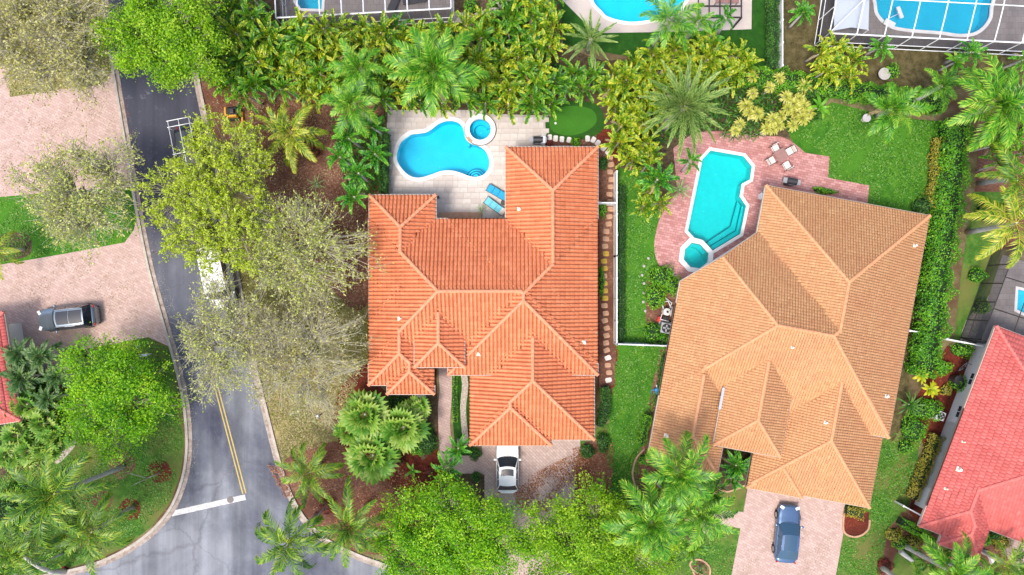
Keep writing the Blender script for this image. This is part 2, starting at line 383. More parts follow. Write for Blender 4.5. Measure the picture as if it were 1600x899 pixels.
def m_asphalt():
    m, nt, b = node_mat('asphalt'); b.inputs['Roughness'].default_value = 0.8; b.inputs['Specular IOR Level'].default_value = 0.35
    # broad wear: old pale grey-blue surface with darker sealed patches and stains
    n = noise(nt, 0.10, 6, 0.62, dist=0.4); r = ramp_of(nt, [(0.36, (0.050, 0.055, 0.085)), (0.5, (0.130, 0.140, 0.165)), (0.64, (0.225, 0.237, 0.262))]); nt.links.new(n.outputs[0], r.inputs[0])
    # base colour blends to dark navy towards the northern stretch of the street
    tc = nt.nodes.new('ShaderNodeTexCoord'); sx = nt.nodes.new('ShaderNodeSeparateXYZ'); nt.links.new(tc.outputs['Object'], sx.inputs[0])
    mr = nt.nodes.new('ShaderNodeMapRange'); mr.inputs[1].default_value = -9; mr.inputs[2].default_value = 9; nt.links.new(sx.outputs[1], mr.inputs[0])
    c = mix(nt, r.outputs[0], (0.052, 0.054, 0.076), mr.outputs[0])
    n2 = noise(nt, 1.6, 8, 0.75, dist=1.2); r2 = ramp_of(nt, [(0.58, (0, 0, 0)), (0.72, (1, 1, 1))]); nt.links.new(n2.outputs[0], r2.inputs[0])
    s = nt.nodes.new('ShaderNodeMath'); s.operation = 'MULTIPLY'; s.inputs[1].default_value = 0.4; nt.links.new(r2.outputs[0], s.inputs[0])
    c = mix(nt, c, (0.27, 0.28, 0.31), s.outputs[0])
    # wheel tracks and drip lines along the street
    mpv = nt.nodes.new('ShaderNodeMapping'); mpv.inputs['Rotation'].default_value = (0, 0, R(-12)); mpv.inputs['Scale'].default_value = (1.1, 0.05, 1)
    nt.links.new(tc.outputs['Object'], mpv.inputs[0]); ns = noise(nt, 1.0, 4, 0.6, vec=mpv.outputs[0])
    rs = ramp_of(nt, [(0.35, (0.30, 0.30, 0.31)), (0.65, (0.68, 0.68, 0.69))]); nt.links.new(ns.outputs[0], rs.inputs[0]); c = mix(nt, c, rs.outputs[0], 0.55, 'OVERLAY')
    # cracks
    v = nt.nodes.new('ShaderNodeTexVoronoi'); v.feature = 'DISTANCE_TO_EDGE'; v.inputs['Scale'].default_value = 0.13
    nd = noise(nt, 0.8, 5, 0.7); va = nt.nodes.new('ShaderNodeVectorMath'); va.operation = 'MULTIPLY_ADD'
    nt.links.new(nd.outputs[1], va.inputs[0]); va.inputs[1].default_value = (1.5, 1.5, 0); nt.links.new(tc.outputs['Object'], va.inputs[2])
    nt.links.new(va.outputs[0], v.inputs['Vector'])
    rc = ramp_of(nt, [(0.0, (0.35, 0.35, 0.35)), (0.009, (0, 0, 0))]); nt.links.new(v.outputs[0], rc.inputs[0])
    c = mix(nt, c, (0.05, 0.05, 0.055), rc.outputs[0])
    n3 = noise(nt, 26, 4, 0.8); c = mix(nt, c, n3.outputs[0], 0.5, 'OVERLAY')
    nt.links.new(c, b.inputs['Base Color'])
    bp = nt.nodes.new('ShaderNodeBump'); bp.inputs['Strength'].default_value = 0.25; bp.inputs['Distance'].default_value = 0.01
    nt.links.new(n3.outputs[0], bp.inputs['Height']); nt.links.new(bp.outputs[0], b.inputs['Normal'])
    return m
M['asphalt'] = m_asphalt()

# ------------------------------------------------------------------ pool outlines (holes in the ground)
kid = [(95, 390), (115, 315), (150, 270), (205, 237), (300, 225), (350, 200), (400, 162), (450, 141), (500, 137), (550, 150), (583, 185), (594, 225), (608, 272),
       (645, 306), (708, 326), (755, 365), (780, 430), (775, 490), (740, 535), (680, 555), (620, 545), (560, 522), (500, 508), (430, 510), (370, 530), (300, 553),
       (240, 560), (180, 540), (130, 490), (100, 440)]
pool1 = polyW(smooth_poly([(600 + x / 4.73, 160 + y / 4.73) for x, y in kid], 3))
bench1 = polyW([(600 + x / 4.73, 160 + y / 4.73) for x, y in [(128, 292), (108, 250), (122, 222), (160, 206), (185, 210), (200, 240)]])
def circ(px, py, r, n=40): return polyW([(px + r * math.cos(2 * math.pi * k / n), py + r * math.sin(2 * math.pi * k / n)) for k in range(n)])
spa1 = circ(750.5, 203.3, 17.0)
pool2 = polyW([(1097, 249), (1110, 235), (1162, 244), (1175, 260), (1172, 281), (1159, 288), (1156, 307), (1166, 322), (1157, 366), (1112, 393), (1096, 375), (1084, 372), (1074, 361)])
spa2 = polyW([(1080, 379), (1094, 382), (1107, 396), (1106, 410), (1093, 420), (1078, 418), (1067, 406), (1069, 390)])
pool3 = polyW(smooth_poly([(922, -40), (926, 0), (940, 18), (952, 28), (985, 35), (1020, 31), (1052, 22), (1068, 6), (1072, -40)], 4))
pool4 = polyW(smooth_poly([(1368, -60), (1369, 5), (1374, 25), (1392, 40), (1420, 46), (1470, 50), (1500, 54), (1525, 50), (1542, 34), (1547, 12), (1546, -60)], 4))
pool5 = polyW([(462, -40), (462, 2), (470, 14), (503, 15), (506, -40)])
pool6 = polyW([(1590, 452), (1588, 484), (1602, 491), (1660, 510), (1670, 470)])
POOLS = [pool1, spa1, pool2, spa2, pool3, pool4, pool5, pool6]

# ------------------------------------------------------------------ ground and the street
region('ground', [(-90, -70), (90, -70), (90, 70), (-90, 70)], 0.0, M['earth'], POOLS)
west = [(150, -90), (160, -40), (167, 30), (180, 110), (188, 160), (199, 225), (215, 320), (235, 420), (257, 500), (277, 570), (290, 630), (295, 690), (290, 740), (272, 790), (242, 828),
        (202, 858), (157, 880), (112, 893), (60, 903), (0, 912), (-90, 922)]
east = [(276, -90), (282, -40), (290, 0), (299, 70), (311, 140), (326, 210), (343, 300), (364, 400), (384, 500), (402, 590), (419, 660), (436, 725), (454, 775), (478, 815), (512, 846),
        (556, 868), (605, 886), (660, 906), (760, 928), (1100, 940), (1700, 960)]
westW = polyW(smooth_poly(west, 5, False)); eastW = polyW(smooth_poly(east, 5, False))
road_poly = westW + polyW([(-90, 1040), (1700, 1040)]) + eastW[::-1]
region('road', road_poly, 0.006, M['asphalt'])
for name, path, side in (('kerb', westW, -1), ('kerb', eastW, 1)):
    mb = MB(); mg = MB()
    if side < 0:
        ribbon_solid(mg, path, -0.02, 0.30, 0.0, 0.031); ribbon_solid(mb, path, -0.24, -0.02, 0.0, 0.13)
    else:
        ribbon_solid(mg, path, -0.30, 0.02, 0.0, 0.031); ribbon_solid(mb, path, 0.02, 0.24, 0.0, 0.13)
    k = mb.build('kerb', M['kerb']); tag(k, kind='structure')
    g = mg.build('gutter', M['gutter']); tag(g, kind='structure')
def road_line(name, label, p0, p1, wpx, mat, z=0.012, group=None):
    a, b = Vector(W2(*p0)), Vector(W2(*p1)); path = resample([tuple(a), tuple(b)], 0.8)
    mb = MB(); h = wpx * K / 2; ribbon_solid(mb, path, -h, h, 0.004, z)
    o = mb.build(name, mat); o['kind'] = 'structure'; return o
road_line('road_marking', '', (313, 520), (379.5, 772), 1.9, M['yellow_paint'])
road_line('road_marking', '', (317.8, 518), (384.3, 771), 1.9, M['yellow_paint'])
road_line('road_marking', '', (268, 803), (383.5, 777), 8.5, M['white_paint'], 0.016)
mb = MB(); mb.cyl(W2(360, 781), 0.28, 0.0, 0.020, 24); mb.cyl(W2(360, 781), 0.22, 0.02, 0.026, 24)
tag(mb.build('manhole_cover', M['iron']), 'round iron cover set into the white stop line', 'manhole cover')

sheets = [0]
def reg(name, pts, z, mat, sm=0, holes=()):
    p = smooth_poly(pts, sm) if sm else pts; sheets[0] += 1        # no two sheets on exactly one plane
    return region(name, polyW(p), z + 0.00006 * sheets[0], M[mat], holes)
# west side lots
reg('front_lawn', [(-90, -90), (148, -90), (155, -40), (163, 30), (174, 105), (165, 128), (95, 140), (15, 152), (-90, 165)], 0.010, 'dry_grass')
reg('driveway', [(-90, 165), (15, 152), (95, 140), (160, 133), (176, 112), (182, 150), (193, 225), (206, 292), (100, 299), (0, 308), (-90, 316)], 0.016, 'pink')
reg('path', [(-90, 100), (0, 103), (14, 106), (16, 152), (-90, 166)], 0.020, 'pink')
reg('front_lawn', [(-90, 316), (0, 308), (100, 299), (206, 292), (213, 340), (209, 360), (195, 379), (100, 397), (0, 414), (-90, 425)], 0.012, 'lawn')
reg('garden_bed', [(30, 362), (46, 368), (50, 385), (44, 400), (10, 408), (-20, 405), (-10, 372)], 0.018, 'soil_dark', 4)
reg('driveway', [(-90, 425), (0, 414), (100, 397), (195, 379), (209, 360), (213, 345), (229, 420), (251, 500), (263, 541), (232, 527), (108, 550), (107, 575), (92, 600), (40, 560), (-90, 560)], 0.016, 'pink')
reg('front_lawn', [(108, 550), (232, 527), (263, 541), (270, 570), (283, 630), (288, 690), (283, 740), (266, 786), (237, 823), (198, 853), (155, 874), (110, 887), (58, 897), (-90, 915), (-90, 560), (40, 560), (92, 600), (107, 575)], 0.010, 'lawn_worn')
for c, r in (((190, 727), 21), ((249, 737), 19), ((204, 796), 17), ((160, 783), 16), ((101, 894), 9), ((240, 612), 12)):
    reg('mulch_ring', [(c[0] + r * math.cos(a) * (1 + 0.1 * math.sin(3 * a + r)), c[1] + r * math.sin(a) * (1 + 0.1 * math.cos(2 * a + r))) for a in np.linspace(0, 6.283, 13)[:-1]], 0.018, 'mulch_red' if r in (19, 9, 17) else 'mulch', 3)
reg('garden_bed', [(-60, 560), (60, 570), (105, 600), (122, 655), (118, 690), (95, 715), (60, 730), (-60, 740)], 0.014, 'soil_dark', 4)
reg('path', [(121, 650), (126, 665), (122, 690), (103, 714), (90, 725), (86, 718), (103, 700), (113, 682), (116, 655)], 0.022, 'gravel', 3)
# verge east of the street and the planting round the middle house
reg('verge', [(316, 140), (331, 210), (349, 300), (370, 400), (390, 500), (408, 590), (424, 660), (441, 725), (452, 760), (500, 730), (560, 640), (576, 600), (576, 420), (430, 330), (400, 220)], 0.010, 'dry_grass')
reg('mulch_bed', [(314, 128), (420, 140), (520, 150), (600, 175), (606, 300), (578, 330), (576, 470), (545, 480), (510, 440), (470, 400), (430, 330), (400, 250), (340, 220), (325, 180)], 0.016, 'mulch', 3)
reg('mulch_bed', [(440, 728), (470, 702), (520, 690), (600, 700), (640, 745), (700, 760), (690, 800), (640, 860), (560, 864), (515, 842), (480, 810), (455, 768)], 0.016, 'mulch', 3)
reg('mulch_bed', [(576, 568), (590, 600), (620, 620), (680, 620), (684, 700), (690, 760), (640, 770), (560, 720), (530, 690), (522, 650), (530, 610), (552, 585)], 0.022, 'mulch_red', 3)
reg('garden_bed', [(600, 612), (682, 576), (684, 640), (683, 700), (660, 720), (640, 680), (610, 640)], 0.026, 'soil_dark')
reg('garden_bed', [(706, 572), (740, 572), (740, 715), (712, 712), (706, 640)], 0.018, 'lawn_dark')
reg('garden_bed', [(725, 574), (732, 600), (728, 640), (732, 690), (724, 690), (719, 640), (722, 600), (717, 574)], 0.024, 'gravel', 3)
reg('garden_bed', [(703, 738), (757, 742), (757, 790), (720, 800), (690, 770)], 0.020, 'soil_dark')
reg('path', [(684, 560), (707, 560), (706, 620), (703, 660), (705, 690), (708, 712), (757, 712), (757, 740), (700, 740), (690, 735), (686, 690), (684, 640), (687, 610)], 0.028, 'walk')
reg('driveway', [(752, 680), (906, 680), (908, 720), (900, 780), (890, 935), (740, 930), (757, 800)], 0.018, 'drive')
reg('front_lawn', [(906, 680), (955, 660), (1012, 690), (1000, 740), (990, 800), (1010, 938), (892, 930), (900, 780)], 0.014, 'lawn_worn')
reg('mulch_bed', [(906, 700), (940, 690), (958, 720), (950, 770), (915, 800), (898, 780)], 0.020, 'mulch', 3)
# planting strip behind the middle house
reg('garden_bed', [(310, -90), (880, -90), (880, 40), (862, 180), (600, 180), (420, 150), (318, 135), (303, 60), (296, -40)], 0.012, 'soil_dark', 0, [pool5])
reg('garden_bed', [(845, 60), (940, 95), (1165, 85), (1290, 130), (1290, 200), (1230, 216), (1090, 212), (1060, 230), (1045, 310), (1000, 330), (966, 280), (940, 225), (850, 222)], 0.014, 'soil_dark')
# side yard between the houses
reg('mulch_bed', [(932, 200), (964, 205), (965, 560), (960, 605), (934, 612)], 0.024, 'mulch_red')
reg('lawn', [(965, 262), (1006, 270), (1030, 320), (1026, 400), (1032, 425), (1012, 470), (1010, 520), (1045, 545), (1036, 600), (1022, 690), (1002, 730), (992, 800), (960, 800), (945, 720), (958, 605), (964, 560)], 0.018, 'lawn')
reg('garden_bed', [(1032, 545), (1050, 545), (1036, 640), (1020, 700), (1006, 700), (1012, 640), (1022, 590)], 0.024, 'mulch')
reg('garden_bed', [(1012, 425), (1062, 425), (1062, 545), (1012, 540), (1008, 500)], 0.022, 'mulch')
# east house
deck2 = polyW(smooth_poly([(1052, 232), (1085, 209), (1130, 206), (1190, 213), (1220, 214), (1240, 224), (1258, 239)], 4, False) + [(1296, 245), (1294, 278), (1358, 290), (1354, 330), (1230, 350), (1100, 450), (1062, 452)]
              + smooth_poly([(1052, 440), (1042, 430), (1028, 412), (1022, 385), (1028, 350), (1042, 322), (1058, 300)], 3, False))
region('pool_deck', deck2, 0.030, M['pink_deck'], [pool2, spa2])
reg('lawn', [(1228, 200), (1300, 160), (1400, 185), (1480, 190), (1470, 340), (1450, 350), (1354, 330), (1358, 290), (1294, 278), (1296, 245), (1262, 242), (1240, 224)], 0.020, 'lawn')
reg('front_lawn', [(1360, 690), (1400, 660), (1440, 650), (1432, 740), (1415, 800), (1385, 830), (1375, 950), (1295, 945), (1318, 790)], 0.016, 'lawn_worn')
reg('driveway', [(1172, 740), (1322, 770), (1318, 830), (1297, 950), (1134, 945), (1158, 820)], 0.022, 'pink')
reg('path', [(1162, 800), (1158, 826), (1118, 818), (1100, 835), (1092, 820), (1116, 798)], 0.026, 'pink')
reg('front_lawn', [(1000, 690), (1160, 740), (1166, 760), (1158, 826), (1136, 944), (1010, 940), (985, 800)], 0.014, 'lawn_worn')
reg('garden_bed', [(1110, 700), (1180, 700), (1168, 760), (1120, 768)], 0.024, 'soil_dark')
reg('garden_bed', [(1012, 700), (1000, 700), (990, 735), (996, 765), (1030, 770), (1030, 715)], 0.024, 'mulch', 3)
def edging(pts, label, mat=None):
    mb = MB(); ribbon_solid(mb, polyW(smooth_poly(pts, 4, False)), -0.07, 0.07, 0.0, 0.12)
    return tag(mb.build('bed_edging', mat or M['stone_tan']), label, 'bed edging')
edging([(1006, 702), (994, 716), (988, 738), (992, 758), (1000, 772)], 'curved pink stone edging round the mulch bed by the big palms')
edging([(1166, 757), (1150, 764), (1135, 768), (1122, 764), (1116, 775)], 'wavy pink stone edging in front of the fern bed by the entry')
edging([(1319, 795), (1317, 828), (1330, 838), (1345, 836), (1356, 826), (1358, 812)], 'pink stone edging round the half round bed at the garage corner')
reg('garden_bed', [(1319, 795), (1358, 800), (1356, 826), (1345, 836), (1330, 838), (1317, 828)], 0.024, 'mulch_red')
reg('garden_bed', [(1096, 876), (1106, 886), (1106, 898), (1094, 904), (1084, 896), (1082, 884)], 0.022, 'mulch', 3)
edging([(1098, 898), (1082, 890), (1078, 880), (1086, 874), (1098, 876), (1108, 886), (1108, 899), (1100, 906), (1088, 902), (1082, 892)], 'round pink stone ring round a small plant on the lawn')
# strip between the east house and the coral house
reg('garden_bed', [(1440, 340), (1475, 340), (1465, 420), (1420, 560), (1420, 650), (1395, 690), (1380, 680), (1400, 560)], 0.018, 'soil_olive')
reg('garden_bed', [(1420, 640), (1480, 540), (1530, 545), (1500, 650), (1450, 790), (1432, 815), (1420, 800), (1445, 700)], 0.022, 'mulch_red')
reg('lawn', [(1520, 300), (1570, 300), (1568, 380), (1545, 470), (1520, 545), (1490, 540), (1500, 440)], 0.018, 'lawn_worn')
reg('garden_bed', [(1555, 440), (1562, 450), (1530, 540), (1500, 545), (1510, 500), (1540, 470)], 0.024, 'gravel', 3)
reg('garden_bed', [(1530, 150), (1690, 150), (1690, 380), (1560, 390), (1515, 370), (1525, 280)], 0.014, 'mulch')
reg('garden_bed', [(1385, 830), (1410, 800), (1440, 805), (1560, 850), (1700, 880), (1700, 930), (1375, 910)], 0.018, 'mulch')
reg('front_lawn', [(1405, 858), (1440, 875), (1460, 899), (1420, 930), (1395, 900)], 0.024, 'lawn_worn', 3)
reg('path', [(1560, 850), (1600, 830), (1700, 850), (1700, 900), (1590, 895)], 0.026, 'walk')
# northern lots
reg('lawn', [(868, -90), (1205, -90), (1205, 110), (1120, 110), (1000, 92), (880, 70)], 0.016, 'lawn_dark', 0, [pool3])
deck3 = polyW([(860, -90), (1176, -90), (1174, 46), (1060, 50), (942, 52), (918, 40), (878, 0)])
region('patio', deck3, 0.030, M['travertine'], [pool3])
reg('garden_bed', [(1224, -90), (1285, -90), (1283, 20), (1345, 70), (1700, 84), (1700, 140), (1480, 140), (1290, 125), (1224, 110)], 0.016, 'soil_olive')
deck4 = polyW([(1278, -90), (1700, -90), (1700, 90), (1600, 82), (1340, 69), (1283, 66)])
region('patio', deck4, 0.030, M['grey_deck'], [pool4])
deck5 = polyW([(430, -90), (716, -90), (708, 34), (560, 40), (440, 46)])
region('patio', deck5, 0.030, M['grey_deck'], [pool5])
deck6 = polyW([(1520, 538), (1566, 398), (1700, 440), (1700, 620)])
region('patio', deck6, 0.030, M['grey_deck'], [pool6])
reg('path', [(700, 20), (745, 20), (770, 5), (790, -20), (815, -20), (775, 22), (745, 34), (705, 36)], 0.020, 'gravel', 3)

# ------------------------------------------------------------------ pools
M['plaster'] = m_plain('pool_plaster', (0.33, 0.73, 0.82), 0.6, var=0.05, scale=1.0)
M['plaster2'] = m_plain('pool_plaster_aqua', (0.34, 0.72, 0.70), 0.6, var=0.06, scale=2.5)
M['plaster_pale'] = m_plain('pool_step_plaster', (0.62, 0.88, 0.92), 0.6)
M['water_blue'] = m_water('pool_water_blue', (0.18, 0.79, 0.92), ripple=3.0)
M['water_aqua'] = m_water('pool_water_aqua', (0.13, 0.80, 0.83), ripple=6.0)
M['rim_shade'] = m_plain('spa_rim_shade', (0.20, 0.18, 0.17), 0.8)
M['tile_blue'] = m_plain('waterline_tile', (0.05, 0.22, 0.32), 0.3)
def pool(name, label, outline, depth, water, plaster, cop=0.0, coph=0.06, copmat=None, top=0.03, wl=-0.10):
    n = len(outline)
    area = sum(outline[i][0] * outline[(i + 1) % n][1] - outline[(i + 1) % n][0] * outline[i][1] for i in range(n))
    if area < 0: outline = outline[::-1]
    cx = sum(p[0] for p in outline) / n; cy = sum(p[1] for p in outline) / n
    e = empty(name, (cx, cy, 0)); tag(e, label, 'pool')
    loc = [(p[0] - cx, p[1] - cy) for p in outline]
    v, f = tri_region(loc)
    me = bpy.data.meshes.new('basin')
    vs = [(p[0], p[1], -depth) for p in v]; fs = list(f); b = len(vs)
    vs += [(p[0], p[1], -depth) for p in loc] + [(p[0], p[1], wl - 0.12) for p in loc] + [(p[0], p[1], top) for p in loc]
    mi = [0] * len(fs)
    for i in range(n):
        j = (i + 1) % n
        fs.append((b + j, b + i, b + n + i, b + n + j)); mi.append(0)
        fs.append((b + n + j, b + n + i, b + 2 * n + i, b + 2 * n + j)); mi.append(1)
    me.from_pydata(vs, [], fs); me.materials.append(plaster); me.materials.append(M['tile_blue']); me.polygons.foreach_set('material_index', mi); me.update()
    link(bpy.data.objects.new('basin', me), e)
    me = bpy.data.meshes.new('water'); me.from_pydata([(p[0], p[1], wl) for p in v], [], f); me.materials.append(water); me.update()
    link(bpy.data.objects.new('water', me), e)
    if cop:
        outp = offset_poly(loc, cop); inn = offset_poly(loc, -0.02)
        vs = [(p[0], p[1], top + coph) for p in inn] + [(p[0], p[1], top + coph) for p in outp] + [(p[0], p[1], 0) for p in outp] + [(p[0], p[1], top - 0.08) for p in inn]
        fs = []
        for i in range(n):
            j = (i + 1) % n
            fs += [(i, n + i, n + j, j), (n + i, 2 * n + i, 2 * n + j, n + j), (3 * n + i, i, j, 3 * n + j)]
        me = bpy.data.meshes.new('coping'); me.from_pydata(vs, [], fs); me.materials.append(copmat or M['coping']); me.update()
        link(bpy.data.objects.new('coping', me), e)
    return e, (cx, cy)
def step(e, c, pts, z, mat=None, name='step'):
    mb = MB(); mb.prism([(p[0] - c[0], p[1] - c[1]) for p in pts], -1.25, z); return mb.build(name, mat or M['plaster_pale'], e)
e, c = pool('swimming_pool', 'free form blue pool set in the white stone deck', pool1, 1.3, M['water_blue'], M['plaster'], 0.30, 0.035)
q = lambda x, y: W2(600 + x / 4.73, 160 + y / 4.73)
for r, z in ((72, -0.85), (50, -0.55), (28, -0.28)):
    arc = [q(678 + r * math.cos(a), 553 + r * math.sin(a)) for a in np.linspace(math.pi * 1.02, math.pi * 1.93, 14)]
    step(e, c, arc + [q(678 + r * 0.9, 548), q(678, 548)], z, M['plaster_pale'])
    mb = MB(); mb.tube([(p[0] - c[0], p[1] - c[1], z) for p in arc], 0.045, 5); mb.build('step_edge', M['tile_blue'], e)
for x, y in ((245, 400), (625, 312)):
    mb = MB(); mb.cyl((q(x, y)[0] - c[0], q(x, y)[1] - c[1]), 0.10, -1.3, -1.26 if x < 300 else -0.16, 12); mb.build('drain', M['coping'], e)
mb = MB(); mb.prism([(p[0] - c[0], p[1] - c[1]) for p in bench1], -0.5, -0.055); mb.build('tanning_bench', M['plaster'], e)
e, c = pool('spa_pool', 'round raised spa with white rim beside the free form pool', spa1, 0.95, M['water_blue'], M['plaster'], 0.37, 0.28)
mb = MB()
for k in range(16):
    a0, a1 = R(20 + k * 16), R(20 + (k + 1) * 16)
    mb.prism([(0.55 * math.cos(a0), 0.55 * math.sin(a0)), (0.89 * math.cos(a0), 0.89 * math.sin(a0)), (0.89 * math.cos(a1), 0.89 * math.sin(a1)), (0.55 * math.cos(a1), 0.55 * math.sin(a1))], -0.9, -0.5)
mb.build('seat', M['plaster'], e)
mb = MB(); mb.cyl((0.02, -0.05), 0.11, -0.95, -0.90, 12); mb.build('drain', M['coping'], e)
mb = MB(); mb.tube([(1.30 * math.cos(a), 1.30 * math.sin(a), 0.07) for a in np.linspace(0, 2 * math.pi, 41)], 0.05, 6, caps=False); mb.build('rim_shade_ring', M['rim_shade'], e)  # dark ring added as the shadow line round the raised rim
mb = MB(); mb.box((-0.86, -0.86, 0.318), (0.22, 0.55, 0.02), R(45)); mb.build('spillway', M['stone_tan'], e)
e, c = pool('swimming_pool', 'angular turquoise pool with white coping in the pink paver deck', pool2, 1.3, M['water_aqua'], M['plaster2'], 0.22, 0.05)
for k, z in ((0, -0.85), (7, -0.5)):
    step(e, c, polyW([(1098 + k * 1.2, 384 + k * 0.5), (1146 + k * 0.9, 353 + k), (1157 + k * 0.7, 312 + k), (1165, 323), (1156.5, 365.5), (1112, 392.5)]), z, M['plaster2'])
for k, z in ((0, -0.85), (7, -0.5)):
    mb = MB(); mb.tube([(p[0] - c[0], p[1] - c[1], z) for p in polyW([(1099 + k * 1.2, 384 + k * 0.5), (1146 + k * 0.9, 353 + k), (1156.5 + k * 0.7, 313 + k)])], 0.045, 5); mb.build('step_edge', M['tile_blue'], e)
mb = MB(); p = W2(1125, 269); mb.cyl((p[0] - c[0], p[1] - c[1]), 0.11, -1.3, -1.26, 12); mb.build('drain', M['coping'], e)
e, c = pool('spa_pool', 'small octagonal turquoise spa joined to the angular pool', spa2, 0.9, M['water_aqua'], M['plaster2'], 0.36, 0.16)
for i in range(8):
    j = (i + 1) % 8
    if i == 2: continue
    pi, pj = Vector(spa2[i]) - Vector(c), Vector(spa2[j]) - Vector(c)
    mb = MB(); mb.prism([tuple(pi * 0.98), tuple(pj * 0.98), tuple(pj * 0.66), tuple(pi * 0.66)], -0.88, -0.38); mb.build('seat', M['plaster2'], e)
pool('swimming_pool', 'bright blue pool on the white terrace with the dark pergola', pool3, 1.3, M['water_blue'], M['plaster'], 0.25, 0.03)
pool('swimming_pool', 'large blue pool inside the white framed screen cage with a shade sail', pool4, 1.3, M['water_blue'], M['plaster'], 0.25, 0.03)
pool('swimming_pool', 'small deep blue pool inside the cage above the areca screen', pool5, 1.3, M['water_blue'], M['plaster'], 0.2, 0.03)
pool('swimming_pool', 'pale blue pool on the terrace behind the coral roof', pool6, 0.6, M['water_blue'], M['plaster_pale'], 0.2, 0.03)

# ------------------------------------------------------------------ white stone deck round the free form pool: every paver a piece
deck1 = polyW([(607, 174), (700, 176), (853, 181), (854, 228), (936, 236), (936, 346), (606, 346)])
hole_pool = offset_poly(pool1, 0.12)
def deck_of(name, poly, base_holes, holes, z0, z1, mat, rot, rows, lens, seed, thr):
    base = region(name, poly, z0, M['grout'], base_holes)
    rng = random.Random(seed)
    xs = [p[0] for p in poly]; ys = [p[1] for p in poly]
    o = Vector((min(xs), min(ys))); n = 0
    y = min(ys) - 0.1; i = 0; g = 0.014
    shapes = {}
    while y < max(ys):
        h = rows[i % len(rows)]; i += 1
        x = min(xs) - rng.random() * 0.6
        while x < max(xs):
            w = rng.choice(lens)
            r = [(x + g, y + g), (x + w - g, y + g), (x + w - g, y + h - g), (x + g, y + h - g)]
            cx, cy = x + w / 2, y + h / 2
            if inside(poly, cx, cy) and not thr(cx, cy):
                samp = r + [(cx, cy), (x + w / 2, y), (x + w / 2, y + h), (x, cy), (x + w, cy)]
                hit = any(inside(hh, sx, sy) for hh in holes for sx, sy in samp)
                t = rng.random()
                zz = z1 + rng.uniform(-0.003, 0.003)
                if not hit:
                    key = (round(w, 3), round(h, 3), int(t * 6))
                    if key not in shapes:
                        mb = MB(); mb.box((0, 0, -0.02), (w - 2 * g, h - 2 * g, 0.04)); me = mb.mesh('paver', mat)
                        a = me.attributes.new('tint', 'FLOAT', 'FACE'); a.data.foreach_set('value', [t] * len(me.polygons)); shapes[key] = me
                    inst('paver', shapes[key], base, (cx, cy, zz)); n += 1
                else:
                    vs, fs = tri_region(r, holes)
                    if fs:
                        me = bpy.data.meshes.new('paver'); me.from_pydata([(p[0], p[1], zz) for p in vs], [], fs); me.materials.append(mat)
                        a = me.attributes.new('tint', 'FLOAT', 'FACE'); a.data.foreach_set('value', [t] * len(fs)); me.update()
                        inst('paver', me, base); n += 1
            x += w
        y += h
    return base
def under_house(x, y):
    px = x / K + 800; py = 449.5 - y / K
    return py > 349 or (px > 806 and py > 246) or (px < 672 and py > 322)
deck_of('pool_deck', deck1, [pool1, spa1], [hole_pool, offset_poly(circ(750.5, 203.3, 17.0), 0.1)], 0.022, 0.05, M['travertine'], 0, [0.52, 0.41, 0.61, 0.41], [0.61, 0.81, 0.41, 0.71], 4, under_house)

# putting green, stepping stones
reg('putting_green', [(853, 180), (860, 163), (900, 158), (935, 165), (945, 195), (930, 212), (890, 220), (862, 216), (853, 205)], 0.026, 'turf_edge', 3)
reg('putting_green', [(859, 190), (866, 172), (895, 166), (925, 172), (932, 190), (915, 206), (890, 212), (868, 208), (860, 200)], 0.034, 'turf', 4)
mb = MB(); mb.cyl(W2(868, 193), 0.09, 0.03, 0.06, 14); tag(mb.build('golf_hole_cup', M['coping']), 'small white cup sunk in the putting green', 'golf cup')
bed = region('stepping_path', polyW([(852, 212), (900, 216), (940, 226), (955, 245), (962, 260), (962, 600), (936, 612), (936, 232), (852, 230)]), 0.028, M['mulch'])
rng = random.Random(7)
def stone_piece(px, py, w, h, rot, mat):
    c = W(px, py); pts = []
    for k in range(8):
        a = k * math.pi / 4 + math.pi / 8; r = rng.uniform(0.9, 1.05)
        sx = math.copysign(abs(math.cos(a)) ** 0.45, math.cos(a)) * w / 2 * r; sy = math.copysign(abs(math.sin(a)) ** 0.45, math.sin(a)) * h / 2 * r
        pts.append((sx, sy))
    mb = MB(); mb.prism(pts, 0.0, 0.075); return mb.build('stone', mat, bed, (c.x, c.y, 0), rot)
for i, (x, y, r) in enumerate([(850, 214, .1), (859, 215, -.05), (868, 217, -.1), (878, 218, -.1), (889, 219, -.12), (918, 217, .0), (927, 219, -.5), (934, 224, -.6), (943, 232, -.75), (950, 238, -.8)]):
    stone_piece(x, y, 0.40, 0.52, r, M['stone_white'])
yy = 246; i = 0
while yy < 602:
    x = 954 if yy < 315 else (954 - (yy - 315) * 0.11 if yy < 400 else (944.5 if yy < 470 else 944 + (yy - 470) * 0.06))
    m = M['stone_yellow'] if 388 < yy < 425 or 436 < yy < 475 else M['stone_tan']
    if yy > 535: m = M['stone_white'] if i % 3 == 0 else M['stone_tan']
    stone_piece(x + rng.uniform(-1.5, 1.5), yy, 0.54, 0.42, rng.uniform(-.15, .15) + (0.2 if yy > 480 else 0), m)
    yy += 11.6; i += 1
